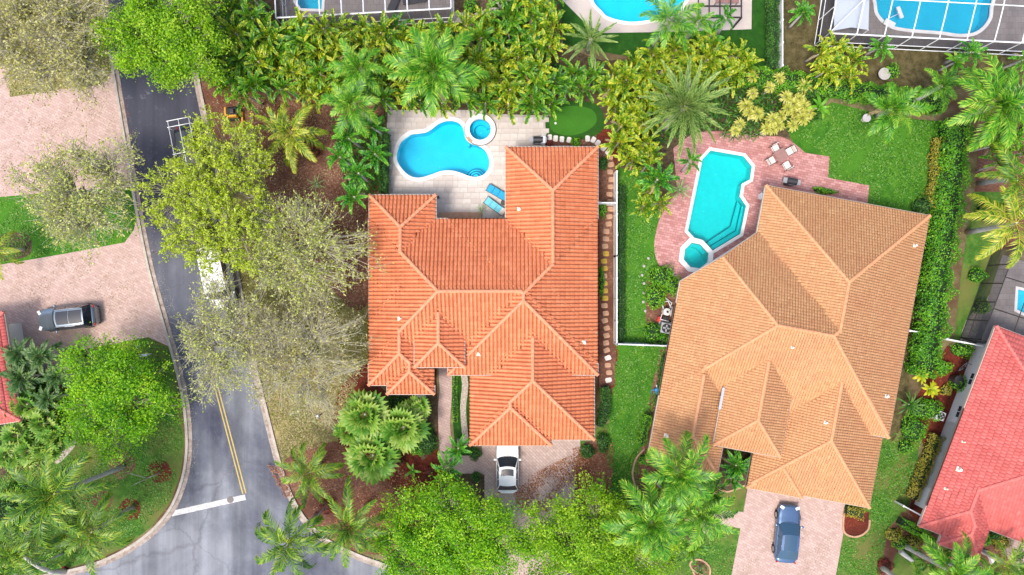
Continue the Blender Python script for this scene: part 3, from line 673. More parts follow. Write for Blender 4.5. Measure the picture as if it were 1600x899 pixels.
# ------------------------------------------------------------------ houses
M['barrel'] = m_tile('terracotta_barrel', [(0.54, 0.165, 0.075), (0.64, 0.22, 0.10), (0.70, 0.26, 0.125), (0.75, 0.31, 0.16)], dirt=(0.40, 0.10, 0.05), dirt_amt=0.35)
M['flat_tan'] = m_tile('tan_roof_tile', [(0.44, 0.21, 0.092), (0.52, 0.272, 0.128), (0.59, 0.335, 0.165)], dirt=(0.48, 0.195, 0.092), dirt_amt=0.5)
M['flat_coral'] = m_tile('coral_roof_tile', [(0.46, 0.085, 0.075), (0.56, 0.125, 0.11), (0.64, 0.175, 0.155)], dirt=(0.34, 0.06, 0.055), dirt_amt=0.4)
M['cap_barrel'] = m_plain('terracotta_ridge', (0.66, 0.26, 0.135), 0.7, var=0.22, scale=4)
M['cap_tan'] = m_plain('tan_ridge', (0.60, 0.29, 0.14), 0.7, var=0.15, scale=4)
M['cap_coral'] = m_plain('coral_ridge', (0.62, 0.15, 0.13), 0.7, var=0.15, scale=4)
M['under_red'] = m_plain('roof_underlay', (0.20, 0.06, 0.035), 0.9)
M['stucco'] = m_plain('stucco', (0.74, 0.70, 0.62), 0.9, var=0.06, scale=1.2)
M['stucco_white'] = m_plain('stucco_white', (0.78, 0.77, 0.74), 0.9, var=0.07, scale=1.0)
M['fascia'] = m_plain('fascia_paint', (0.48, 0.42, 0.36), 0.6)
M['glass'] = m_glass('window_glass', (0.03, 0.05, 0.07))
M['frame_white'] = m_plain('window_frame', (0.75, 0.75, 0.74), 0.5)
M['vent'] = m_plain('vent_pipe', (0.80, 0.72, 0.60), 0.5)

def clip_half(poly, a, b, c):
    """keep a*x+b*y<=c"""
    out = []
    for i in range(len(poly)):
        p, q2 = poly[i - 1], poly[i]; dp = a * p[0] + b * p[1] - c; dq = a * q2[0] + b * q2[1] - c
        if (dp <= 0) != (dq <= 0):
            t = dp / (dp - dq); out.append((p[0] + (q2[0] - p[0]) * t, p[1] + (q2[1] - p[1]) * t))
        if dq <= 0: out.append(q2)
    return out

def house(label, origin, ang, ze, wings, slope, style, tile_mat, cap_mat, vents=(), chamfer=None, seed=1, inset=0.55, wall_mat='stucco', sheet_w=0.30, course=0.38):
    """wings: (u0,v0,u1,v1,dz) in photo pixels of the eave level, u right and v down in the house frame"""
    s = K * (ALT - ze) / ALT
    o = W(origin[0], origin[1], ze)
    root = empty('house', (o.x, o.y, 0), -ang); tag(root, label, 'house')
    rng = np.random.default_rng(seed)
    ws = [(w[0] * s, -w[3] * s, w[2] * s, -w[1] * s, ze + w[4]) for w in wings]   # x0,y0,x1,y1,z
    ch = None
    if chamfer:                       # (wing index, point a, point b): cut the corner beyond the line a-b
        wi, a, b = chamfer; a = (a[0] * s, -a[1] * s); b = (b[0] * s, -b[1] * s)
        nx, ny = -(b[1] - a[1]), (b[0] - a[0]); l = math.hypot(nx, ny); nx /= l; ny /= l
        cc = nx * a[0] + ny * a[1]
        w = ws[wi]; mx, my = (w[0] + w[2]) / 2, (w[1] + w[3]) / 2
        if nx * mx + ny * my > cc: nx, ny, cc = -nx, -ny, -cc
        ch = (wi, nx, ny, cc)
    def hw(i, X, Y):
        x0, y0, x1, y1, z = ws[i]
        d = np.minimum(np.minimum(X - x0, x1 - X), np.minimum(Y - y0, y1 - Y))
        h = np.where(d >= -1e-6, z + slope * d, -99.0)
        if ch and ch[0] == i: h = np.where(ch[1] * X + ch[2] * Y <= ch[3] + 1e-6, h, -99.0)
        return h
    def env(X, Y):
        h = hw(0, X, Y)
        for i in range(1, len(ws)): h = np.maximum(h, hw(i, X, Y))
        return h
    cosr = 1 / math.sqrt(1 + slope * slope); cp = course * cosr
    if style == 'barrel':
        prof = [(0.0, -0.08), (0.03, 0.05), (0.18, 0.115), (0.35, 0.135), (0.52, 0.115), (0.66, 0.05), (0.69, -0.08), (1.0, -0.08)]; lip = 0.018
    elif style == 'flat':
        prof = [(0.0, 0.0), (0.05, 0.03), (0.28, 0.045), (0.5, 0.05), (0.74, 0.04), (0.90, 0.02), (0.92, -0.03), (1.0, -0.03)]; lip = 0.055
    else:
        prof = [(0.0, 0.010), (0.03, 0.024), (0.97, 0.024), (1.0, 0.0)]; lip = 0.075
    na = len(prof); PA = np.array([p[0] for p in prof]); PZ = np.array([p[1] for p in prof])
    deck = MB(); TV = []; TQ = []; TT = []; nv = 0
    for wi, (x0, y0, x1, y1, z) in enumerate(ws):
        tm = min(x1 - x0, y1 - y0) / 2
        for side in 'WESN':
            lo, hi = (y0, y1) if side in 'WE' else (x0, x1)
            if side == 'W': f = lambda S, T: (x0 + T, S)
            elif side == 'E': f = lambda S, T: (x1 - T, S)
            elif side == 'S': f = lambda S, T: (S, y0 + T)
            else: f = lambda S, T: (S, y1 - T)
            # deck polygon
            poly = [f(lo, 0), f(hi, 0), f(hi - tm, tm), f(lo + tm, tm)]
            if ch and ch[0] == wi: poly = clip_half(poly, ch[1], ch[2], ch[3])
            if len(poly) >= 3:
                hz = []
                for (px_, py_) in poly:
                    t_ = {'W': px_ - x0, 'E': x1 - px_, 'S': py_ - y0, 'N': y1 - py_}[side]; hz.append(z + slope * t_ - 0.09)
                deck.add([(p[0], p[1], h) for p, h in zip(poly, hz)], [list(range(len(poly)))])
            # tiles
            i0, i1 = int(math.floor(lo / sheet_w)), int(math.ceil(hi / sheet_w)); nj = int(math.ceil(tm / cp))
            I, J = np.meshgrid(np.arange(i0, i1), np.arange(nj)); I = I.ravel().astype(float); J = J.ravel()
            if style == 'slab': I = I + 0.5 * (J % 2)
            T0 = J * cp; T1 = (J + 1.06) * cp
            SC = (I + 0.5) * sheet_w; TC = (J + 0.5) * cp
            ok = (SC > lo + TC - sheet_w * 0.9) & (SC < hi - TC + sheet_w * 0.9)
            SCc = np.clip(SC, lo + np.minimum(TC, tm), np.maximum(lo + np.minimum(TC, tm), hi - TC))
            XC, YC = f(SCc, np.minimum(TC, tm))
            mine = hw(wi, XC, YC)
            for oj in range(len(ws)):
                if oj == wi: continue
                ho = hw(oj, XC, YC)
                ok &= ~(ho > mine + 0.30)
                if oj < wi:
                    a0, b0, a1, b1, _z = ws[oj]; ds = np.sort(np.stack([XC - a0, a1 - XC, YC - b0, b1 - YC]), 0)
                    ok &= ~((np.abs(ho - mine) < 0.02) & (ds[1] - ds[0] > 0.45))
            if ch and ch[0] == wi: ok &= (ch[1] * XC + ch[2] * YC < ch[3] + 0.2)
            I, T0, T1 = I[ok], T0[ok], T1[ok]; n = len(I)
            if not n: continue
            S = (I[:, None] + PA[None, :]) * sheet_w                      # n x na
            allv = []
            for b, (T, off) in enumerate(((T0, lip), (T1, 0.0), (T0, None))):
                Tb = np.minimum(np.repeat(T[:, None], na, 1), tm)
                Sb = np.clip(S, lo + Tb, np.maximum(lo + Tb, hi - Tb))
                X, Y = f(Sb, Tb)
                if ch and ch[0] == wi:
                    d = ch[1] * X + ch[2] * Y - ch[3]; d = np.maximum(d, 0); X = X - d * ch[1]; Y = Y - d * ch[2]
                    Tb = {'W': X - x0, 'E': x1 - X, 'S': Y - y0, 'N': y1 - Y}[side]
                jit = rng.normal(0, 0.005, (n, 1)) if off is not None else 0
                Z = z + slope * Tb + (PZ[None, :] + off + 0.012 + jit if off is not None else 0.0) + wi * 0.003
                allv.append(np.stack([X + 0 * Z, Y + 0 * Z, Z], -1))
            V = np.concatenate(allv, 1)                                    # n x 3na x 3
            base = nv + np.arange(n)[:, None] * (3 * na)
            rows = []
            for a in range(na - 1):
                rows.append(np.stack([base[:, 0] + a, base[:, 0] + a + 1, base[:, 0] + na + a + 1, base[:, 0] + na + a], 1))
                rows.append(np.stack([base[:, 0] + 2 * na + a, base[:, 0] + 2 * na + a + 1, base[:, 0] + a + 1, base[:, 0] + a], 1))
            Q = np.stack(rows, 1).reshape(-1, 4)
            TV.append(V.reshape(-1, 3)); TQ.append(Q); tt = np.clip(rng.normal(0.55, 0.13, n), 0, 1); TT.append(np.repeat(tt, 2 * (na - 1))); nv += n * 3 * na
    roof = deck.build('roof', M['under_red'], root)
    me = mesh_np('roof_tiles', np.concatenate(TV), np.concatenate(TQ), None, tile_mat, np.concatenate(TT))
    t = inst('roof_tiles', me, roof); t['kind'] = 'stuff'
    # ridge and hip caps along every convex line that shows
    caps = MB(); seen = set()
    for wi, (x0, y0, x1, y1, z) in enumerate(ws):
        tm = min(x1 - x0, y1 - y0) / 2
        if x1 - x0 < y1 - y0: ra, rb = ((x0 + x1) / 2, y0 + tm), ((x0 + x1) / 2, y1 - tm)
        else: ra, rb = (x0 + tm, (y0 + y1) / 2), (x1 - tm, (y0 + y1) / 2)
        lines = [(ra, rb)]
        for cxy in ((x0, y0), (x1, y0), (x0, y1), (x1, y1)):
            e = min((ra, rb), key=lambda p: (p[0] - cxy[0]) ** 2 + (p[1] - cxy[1]) ** 2); lines.append((cxy, e))
        for a, b in lines:
            A, B = Vector(a), Vector(b); L = (B - A).length
            if L < 0.2: continue
            d = (B - A) / L; nn = Vector((-d.y, d.x)); k = max(1, int(L / 0.36))
            for q_ in range(k):
                p = A + d * ((q_ + 0.5) * L / k)
                dl = min(0.3, 0.9 * min(p.x - x0, x1 - p.x, p.y - y0, y1 - p.y)); X = np.array([p.x, p.x + nn.x * dl, p.x - nn.x * dl]); Y = np.array([p.y, p.y + nn.y * dl, p.y - nn.y * dl])
                H = env(X, Y); own = float(hw(wi, X[:1], Y[:1])[0])
                if own < H[0] - 0.03 or own < 0: continue
                if (H[1] + H[2]) / 2 > H[0] - 0.3 * slope * dl: continue
                key = (round(p.x / 0.25), round(p.y / 0.25))
                if key in seen: continue
                seen.add(key)
                p0 = A + d * (q_ * L / k - 0.03); p1 = A + d * ((q_ + 1) * L / k + 0.02)
                def hz(pp): return float(z + slope * max(0, min(pp.x - x0, x1 - pp.x, pp.y - y0, y1 - pp.y)))
                h0, h1 = hz(p0) + wi * 0.003, hz(p1) + wi * 0.003
                r0, r1 = (0.155, 0.125); top = 0.15 if style == 'barrel' else 0.10
                vs = []
                for pp, hh, rr, up in ((p0, h0, r0, 0.025), (p1, h1, r1, 0.0)):
                    for an in range(6):
                        th = math.pi * an / 5; vs.append((pp.x + nn.x * rr * math.cos(th), pp.y + nn.y * rr * math.cos(th), hh + (top - 0.05) + up + rr * 0.75 * math.sin(th) - (0.09 if an in (0, 5) else 0.0)))
                caps.add(vs, [(i, i + 1, 7 + i, 6 + i) for i in range(5)] + [(5, 4, 3, 2, 1, 0)], 0, False)
    o2 = caps.build('ridge_caps', cap_mat, roof); o2['kind'] = 'stuff'
    # walls, fascia
    for wi, (x0, y0, x1, y1, z) in enumerate(ws):
        poly = [(x0 + inset, y0 + inset), (x1 - inset, y0 + inset), (x1 - inset, y1 - inset), (x0 + inset, y1 - inset)]
        edge = [(x0, y0), (x1, y0), (x1, y1), (x0, y1)]
        if ch and ch[0] == wi:
            poly = clip_half(poly, ch[1], ch[2], ch[3] - inset); edge = clip_half(edge, ch[1], ch[2], ch[3])
        mb = MB(); mb.prism(poly, 0.0, z + slope * inset * 0.8 - 0.02 - 0.003 * wi); mb.build('wall', M[wall_mat], root)
        mb = MB()
        for i in range(len(edge)):
            a, b = Vector(edge[i - 1]), Vector(edge[i]); d = (b - a).normalized(); nn = Vector((d.y, -d.x)); L = (b - a).length
            def ez(pp): return z + slope * max(0.0, min(pp.x - x0, x1 - pp.x, pp.y - y0, y1 - pp.y))
            m = max(1, int(L / 0.5)) if (ch and ch[0] == wi) else 1
            for k in range(m):
                p, q2 = a + d * (L * k / m), a + d * (L * (k + 1) / m); zp, zq = ez(p), ez(q2)
                o_ = nn * 0.055
                vs = [(p.x, p.y, zp - 0.2), (p.x, p.y, zp + 0.02), (q2.x, q2.y, zq + 0.02), (q2.x, q2.y, zq - 0.2)]
                vs += [(v[0] + o_.x, v[1] + o_.y, v[2]) for v in vs]
                mb.add(vs, [(0, 1, 2, 3), (7, 6, 5, 4), (1, 5, 6, 2), (0, 3, 7, 4), (0, 4, 5, 1), (3, 2, 6, 7)])
        mb.build('fascia', M['fascia'], root)
        so = MB(); so.add([(p[0], p[1], z - 0.16) for p in (edge if True else [])], [list(range(len(edge)))[::-1]]); so.build('soffit', M['stucco_white'], root)
    # vent pipes through the roof
    for (vu, vv, r) in vents:
        # vents are given in photo pixels; solve for the roof height under that line of sight
        zz = ze + 1.0
        for _ in range(8):
            p = W(vu, vv, zz); loc = Matrix.Rotation(ang, 2) @ Vector((p.x - o.x, p.y - o.y))
            zz = float(env(np.array([loc.x]), np.array([loc.y]))[0])
            if zz < 0: break
        if zz < 0: continue
        mb = MB(); mb.box((loc.x, loc.y, zz + 0.04), (r * 3.2, r * 3.2, 0.16)); mb.cyl((loc.x, loc.y), r, zz, zz + 0.38, 12); mb.build('vent', M['vent'], root)
    return root, ws, s

def window(root, x, y, z, w, h, rz, mat=None):
    """window standing proud of a wall; rz = outward direction"""
    f = MB()
    for dz in (-h / 2, h / 2): f.box((0, 0, dz), (0.06, w + 0.08, 0.08))
    for dy in (-w / 2, 0, w / 2): f.box((0, dy, 0), (0.05, 0.06, h))
    fo = f.build('window', M['frame_white'], root, (x, y, z), rz)
    g = MB(); g.box((-0.005, 0, 0), (0.03, w, h)); g.build('pane', M['glass'], fo)
    return fo

# middle house: barrel tiles, eaves square to the picture
h1 = [(576, 342, 934, 568, 0), (700, 342, 934, 586, 0), (790, 230, 934, 520, 0), (577, 305, 681, 500, 0), (576, 430, 679, 602, 0), (605, 490, 679, 616, 0),
      (650, 425, 727, 572, 0.85), (733, 405, 930, 690, -0.66), (733, 500, 862, 699, -0.66)]
C1 = (755, 460)
r1, ws1, s1 = house('orange barrel tiled house with many hips beside the free form pool', C1, 0.0, 3.3,
    [(a - C1[0], b - C1[1], c - C1[0], d - C1[1], e) for a, b, c, d, e in h1], 0.40, 'barrel', M['barrel'], M['cap_barrel'],
    vents=[(811, 327, 0.09), (625, 498, 0.10), (748, 553, 0.10), (912, 535, 0.10)], seed=3, sheet_w=0.30, course=0.40)
def L1(px, py): return ((px - C1[0]) * s1, -(py - C1[1]) * s1)
for (px, py, w, rz) in ((641, 611, 1.6, -90), (580, 450, 1.4, 180), (580, 540, 1.4, 180), (735, 352, 4.0, 90), (862, 240, 2.4, 90), (924, 330, 1.4, 0), (924, 450, 1.2, 0), (660, 325, 1.2, 0)):
    x, y = L1(px, py); d = 0.56
    if rz == -90: y = -(616 - C1[1]) * s1 + d - 0.02
    if rz == 180: x = (576 - C1[0]) * s1 + d - 0.02
    if rz == 0: x = ((934 if px > 700 else 681) - C1[0]) * s1 - d + 0.02
    if rz == 90: y = -((342 if py > 300 else 230) - C1[1]) * s1 - d + 0.02
    window(r1, x, y, 1.5, w, 1.3 if w < 3 else 2.0, R(rz))
x, y = L1(797, 699); mb = MB()
for k in range(4): mb.box((x, y + 0.55, 0.32 + k * 0.52), (4.8, 0.08, 0.50))
mb.build('garage_door', M['frame_white'], r1)
x, y = L1(688, 572); mb = MB(); mb.box((x, y + 0.53, 1.15), (1.6, 0.08, 2.3)); mb.build('front_door', m_plain('door_wood', (0.16, 0.07, 0.03), 0.5), r1)

# east house: low profile tan tiles, turned about ten degrees, one chamfered corner over the spa
h2 = [(-204, -173, 160, 107, 0), (-100, -246, 160, 105, 0), (-204, -40, -92, 212, 0), (-112, -60, -7, 165, 0.75), (-40, -80, 156, 222, -0.5), (-40, 95, 48, 226, -0.5)]
r2, ws2, s2 = house('large tan tiled house turned at an angle beside the turquoise pool', (1250, 550), R(10.5), 3.3, h2, 0.40, 'flat', M['flat_tan'], M['cap_tan'],
    vents=[(1041, 681, 0.11), (1384, 619, 0.09), (1289, 660, 0.08), (1428, 384, 0.08), (1237, 543, 0.06)], chamfer=(0, (-204, -74), (-98, -173)), seed=5, sheet_w=0.21, course=0.25, inset=1.2)
for (u, v, w, rz) in ((-204, 40, 1.4, 180), (-204, -20, 1.4, 180), (30, -246, 3.5, 90), (160, -100, 1.4, 0), (160, 40, 1.4, 0), (-60, 165, 1.6, -90)):
    x, y = u * s2, -v * s2; d = 1.18
    x += d * (1 if rz == 180 else -1 if rz == 0 else 0); y += d * (-1 if rz == 90 else 1 if rz == -90 else 0)
    window(r2, x, y, 1.5, w, 1.3, R(rz))
mb = MB()
for k in range(4): mb.box((4 * s2, -226 * s2 + 1.18, 0.32 + k * 0.52), (4.4, 0.08, 0.50))
mb.build('garage_door', M['frame_white'], r2)
# bare metal flashing in the narrow valley beside the entry roof
mb = MB(); mb.box((-113.2 * s2, -92 * s2, 4.22), (0.20, 1.7, 0.05)); mb.build('flashing', m_plain('galvanised_flashing', (0.45, 0.48, 0.52), 0.4, 0.6), r2)

# coral house at the right edge
h3 = [(-16, -198, 420, 103, 0), (-16, -60, 88, 137, 0), (22, 40, 88, 152, 0)]
r3, ws3, s3 = house('coral red flat tiled house with a white stucco side wall', (1500, 700), R(21), 3.3, h3, 0.36, 'slab', M['flat_coral'], M['cap_coral'],
    vents=[(1497, 733, 0.12), (1476, 763, 0.06), (1503, 690, 0.05)], seed=8, wall_mat='stucco_white', sheet_w=0.26, course=0.40, inset=1.2)
for (v, w) in ((-112, 1.0), (-55, 1.0)):
    window(r3, -16 * s3 + 1.18, -v * s3, 1.55, w, 1.3, R(180))
# coral house on the west lot, only its eaves reach the picture
h4 = [(-300, -52, 6, 120, 0)]
r4, ws4, s4 = house('coral tiled house corner at the end of the west driveway', (8, 540), R(-9), 3.0, h4, 0.36, 'slab', M['flat_coral'], M['cap_coral'], seed=9, wall_mat='stucco_white', sheet_w=0.26, course=0.40, inset=0.9)
# ------------------------------------------------------------------ plants
G = dict(
    coco=m_leaf('coconut_frond', [(0.012, 0.06, 0.004), (0.05, 0.17, 0.006), (0.15, 0.29, 0.010), (0.36, 0.44, 0.04)], trans=0.2),
    royal=m_leaf('royal_frond', [(0.012, 0.08, 0.005), (0.05, 0.23, 0.008), (0.14, 0.37, 0.014), (0.38, 0.54, 0.06)], trans=0.2),
    yellow=m_leaf('yellowing_frond', [(0.03, 0.11, 0.006), (0.14, 0.27, 0.008), (0.36, 0.42, 0.02), (0.62, 0.56, 0.10)], trans=0.2),
    date=m_leaf('date_frond', [(0.02, 0.07, 0.012), (0.08, 0.18, 0.03), (0.20, 0.33, 0.06), (0.40, 0.50, 0.14)], trans=0.2),
    areca=m_leaf('areca_frond', [(0.015, 0.07, 0.004), (0.06, 0.18, 0.006), (0.15, 0.29, 0.008), (0.32, 0.42, 0.012), (0.56, 0.54, 0.03)], trans=0.2, objvar=0.40),
    areca_green=m_leaf('areca_green_frond', [(0.010, 0.06, 0.004), (0.03, 0.15, 0.006), (0.10, 0.29, 0.010), (0.28, 0.44, 0.015)], trans=0.2, objvar=0.4),
    small=m_leaf('small_palm_frond', [(0.006, 0.05, 0.004), (0.02, 0.16, 0.008), (0.07, 0.31, 0.012), (0.22, 0.48, 0.03)], trans=0.2, objvar=0.3),
    fan=m_leaf('fan_palm_leaf', [(0.04, 0.17, 0.015), (0.13, 0.33, 0.03), (0.28, 0.46, 0.06), (0.48, 0.58, 0.15)], objvar=0.5),
    fan_blue=m_leaf('silver_fan_leaf', [(0.05, 0.17, 0.035), (0.14, 0.31, 0.08), (0.28, 0.45, 0.14), (0.44, 0.57, 0.22)], objvar=0.3),
    fan_dark=m_leaf('dark_fan_leaf', [(0.012, 0.06, 0.012), (0.035, 0.13, 0.02), (0.10, 0.21, 0.05), (0.20, 0.29, 0.09)], objvar=0.4),
    strap=m_leaf('strap_leaf', [(0.015, 0.07, 0.012), (0.04, 0.15, 0.02), (0.10, 0.24, 0.03), (0.2, 0.3, 0.06)], objvar=0.4),
    gold=m_leaf('gold_rosette', [(0.12, 0.17, 0.015), (0.34, 0.38, 0.04), (0.55, 0.55, 0.09), (0.72, 0.68, 0.22)], objvar=0.5),
    bright=m_leaf('tree_leaf_bright', [(0.04, 0.18, 0.004), (0.15, 0.42, 0.006), (0.30, 0.60, 0.010), (0.52, 0.76, 0.04)], trans=0.45, objvar=0.0),
    lime=m_leaf('tree_leaf_lime', [(0.15, 0.24, 0.008), (0.36, 0.50, 0.012), (0.57, 0.70, 0.03), (0.76, 0.82, 0.16)], trans=0.40, objvar=0.0),
    leafy=m_leaf('tree_leaf_fresh', [(0.05, 0.17, 0.004), (0.18, 0.42, 0.006), (0.34, 0.60, 0.012), (0.58, 0.76, 0.07)], trans=0.45, objvar=0.0),
    pale_lime=m_leaf('tree_leaf_pale_lime', [(0.14, 0.18, 0.02), (0.36, 0.43, 0.05), (0.56, 0.62, 0.13), (0.76, 0.78, 0.32)], trans=0.3, objvar=0.0),
    olive=m_leaf('tree_leaf_olive', [(0.16, 0.15, 0.02), (0.38, 0.37, 0.06), (0.56, 0.54, 0.17), (0.74, 0.72, 0.38)], trans=0.3, objvar=0.0),
    pale=m_leaf('tree_leaf_pale', [(0.20, 0.22, 0.03), (0.44, 0.47, 0.10), (0.60, 0.62, 0.22), (0.78, 0.78, 0.44)], trans=0.3, objvar=0.0),
    hedge=m_leaf('hedge_leaf', [(0.02, 0.11, 0.004), (0.07, 0.28, 0.008), (0.17, 0.45, 0.012), (0.36, 0.58, 0.03)], trans=0.25),
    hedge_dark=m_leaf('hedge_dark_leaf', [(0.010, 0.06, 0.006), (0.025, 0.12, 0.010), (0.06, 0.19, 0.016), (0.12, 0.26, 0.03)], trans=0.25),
    croton=m_leaf('croton_leaf', [(0.05, 0.12, 0.01), (0.26, 0.26, 0.02), (0.44, 0.38, 0.04), (0.55, 0.46, 0.10)], trans=0.3),
    lemon=m_leaf('lemon_leaf', [(0.12, 0.28, 0.01), (0.30, 0.42, 0.01), (0.52, 0.52, 0.01), (0.62, 0.56, 0.02)], trans=0.3),
    redleaf=m_leaf('red_leaf', [(0.10, 0.012, 0.01), (0.22, 0.03, 0.02), (0.30, 0.06, 0.03)], trans=0.2),
    litter=m_leaf('leaf_litter', [(0.12, 0.035, 0.012), (0.24, 0.075, 0.028), (0.34, 0.14, 0.06), (0.46, 0.28, 0.15)], trans=0.0),
    litter_pale=m_leaf('pale_litter', [(0.20, 0.14, 0.06), (0.34, 0.26, 0.13), (0.46, 0.38, 0.22)], trans=0.0),
)
M['rachis'] = m_plain('frond_rib', (0.26, 0.33, 0.05), 0.5)
M['rachis_yellow'] = m_plain('frond_rib_yellow', (0.48, 0.42, 0.08), 0.5)
M['palm_trunk'] = m_plain('palm_trunk', (0.52, 0.49, 0.45), 0.9, var=0.25, scale=5)
M['bark'] = m_plain('bark', (0.34, 0.30, 0.24), 0.9, var=0.3, scale=4)
M['bark_pale'] = m_plain('bark_pale', (0.46, 0.43, 0.31), 0.9, var=0.2, scale=4)
M['hedge_core'] = m_plain('hedge_shade', (0.012, 0.035, 0.008), 0.95)  # near-black solid core: shade inside the foliage put into its colour

def frond_mesh(name, mat, L, leaf, n, curv, a0, w, phi0, phi1, seed, droop=0.35, rib=None, vee=0.25, ribw=0.030, u0=0.14):
    """feather frond along +X: arching rib and tapered leaflets on both sides"""
    rng = np.random.default_rng(seed)
    m = 12; pts = [np.zeros(3)]; ang = a0
    for i in range(m):
        pts.append(pts[-1] + np.array([math.cos(ang), 0, math.sin(ang)]) * L / m); ang -= curv / m * (0.5 + i / m)
    pts = np.array(pts); V = []; Q = []; Tr = []; tq = []; tt = []
    def at(u):
        x = u * m; i = min(int(x), m - 1); p = pts[i] + (pts[i + 1] - pts[i]) * (x - i); t = pts[i + 1] - pts[i]; return p, t / np.linalg.norm(t)
    # rib
    for i in range(m + 1):
        r = ribw * (1 - 0.75 * i / m)
        for k in range(3):
            th = 2 * math.pi * k / 3 + math.pi / 2; V.append(pts[i] + np.array([0, r * math.cos(th), r * math.sin(th)]))
    for i in range(m):
        for k in range(3): Q.append((i * 3 + k, i * 3 + (k + 1) % 3, (i + 1) * 3 + (k + 1) % 3, (i + 1) * 3 + k)); tq.append(0.95)
    for i in range(n):
        u = u0 + (1 - u0) * (i + 0.5) / n; p, t = at(u); nrm = np.array([-t[2], 0, t[0]])
        prof = (math.sin(math.pi * min(1, 0.16 + 0.80 * u)) ** 0.6) * (1 - 0.25 * u)
        for sg in (-1, 1):
            ph = phi0 + (phi1 - phi0) * u + rng.normal(0, 0.07); ll = leaf * prof * rng.uniform(0.85, 1.1)
            d = t * math.cos(ph) + np.array([0, sg * math.sin(ph), 0]) + nrm * (vee + rng.normal(0, 0.08)); d /= np.linalg.norm(d)
            side = np.cross(d, nrm); side /= np.linalg.norm(side)
            mid = p + d * ll * 0.5; tip = p + d * ll + np.array([0, 0, -droop * ll * rng.uniform(0.6, 1.3)])
            b = len(V); ww = w * rng.uniform(0.85, 1.15)
            V += [p - side * ww * 0.35, p + side * ww * 0.35, mid + side * ww * 0.5, mid - side * ww * 0.5, tip]
            Q.append((b, b + 1, b + 2, b + 3)); Tr.append((b + 3, b + 2, b + 4))
            tv = np.clip(0.30 + 0.22 * u + rng.normal(0, 0.20), 0, 1); tq.append(tv); tt.append(min(1, tv + 0.28))
    return mesh_np(name, np.array(V), Q, Tr, mat, np.array(tq + tt))
def fan_mesh(name, mat, L, n, spanr, seed, pet=0.7, droop=0.25):
    rng = np.random.default_rng(seed); V = []; Q = []; Tr = []; tq = []; tt = []
    c = np.array([pet, 0, 0.0])
    for k in range(3):
        th = 2 * math.pi * k / 3; V.append(np.array([0, 0.02 * math.cos(th), 0.02 * math.sin(th)])); V.append(c + np.array([0, 0.012 * math.cos(th), 0.012 * math.sin(th)]))
    for k in range(3): Q.append((2 * k, 2 * ((k + 1) % 3), 2 * ((k + 1) % 3) + 1, 2 * k + 1)); tq.append(0.9)
    for i in range(n):
        a = -spanr / 2 + spanr * (i + 0.5) / n; ll = L * (0.72 + 0.28 * math.cos(a * 0.5)) * rng.uniform(0.92, 1.06)
        d = np.array([math.cos(a), math.sin(a), 0.12]); s = np.array([-math.sin(a), math.cos(a), 0]); hw_ = ll * spanr / n * 0.46
        mid = c + d * ll * 0.6; tip = c + d * ll + np.array([0, 0, -droop * ll]); b = len(V)
        V += [c - s * 0.01, c + s * 0.01, mid + s * hw_ * 0.8 + np.array([0, 0, -0.03]), mid + np.array([0, 0, 0.03]), mid - s * hw_ * 0.8 + np.array([0, 0, -0.03]), tip]
        t = np.clip(rng.normal(0.5, 0.16), 0, 1)
        Q += [(b, b + 1, b + 2, b + 3)]; tq.append(t); Tr += [(b, b + 3, b + 4), (b + 3, b + 2, b + 5), (b + 4, b + 3, b + 5)]; tt += [max(0, t - 0.08), min(1, t + 0.15), t]
    return mesh_np(name, np.array(V), Q, Tr, mat, np.array(tq + tt))
def strap_mesh(name, mat, L, w, curv, a0, seed):
    rng = np.random.default_rng(seed); m = 5; p = np.zeros(3); ang = a0; V = []; Q = []; tq = []
    for i in range(m + 1):
        ww = w * (0.55 + 0.45 * math.sin(math.pi * min(1, 0.2 + i / m * 0.8))) * (1 if i < m else 0.05)
        V += [p + np.array([0, -ww / 2, 0.02]), p + np.array([0, ww / 2, 0.02])]
        p = p + np.array([math.cos(ang), 0, math.sin(ang)]) * L / m; ang -= curv / m
    for i in range(m): Q.append((2 * i, 2 * i + 1, 2 * i + 3, 2 * i + 2)); tq.append(np.clip(0.4 + 0.4 * i / m + rng.normal(0, 0.1), 0, 1))
    return mesh_np(name, np.array(V), Q, None, mat, tq)

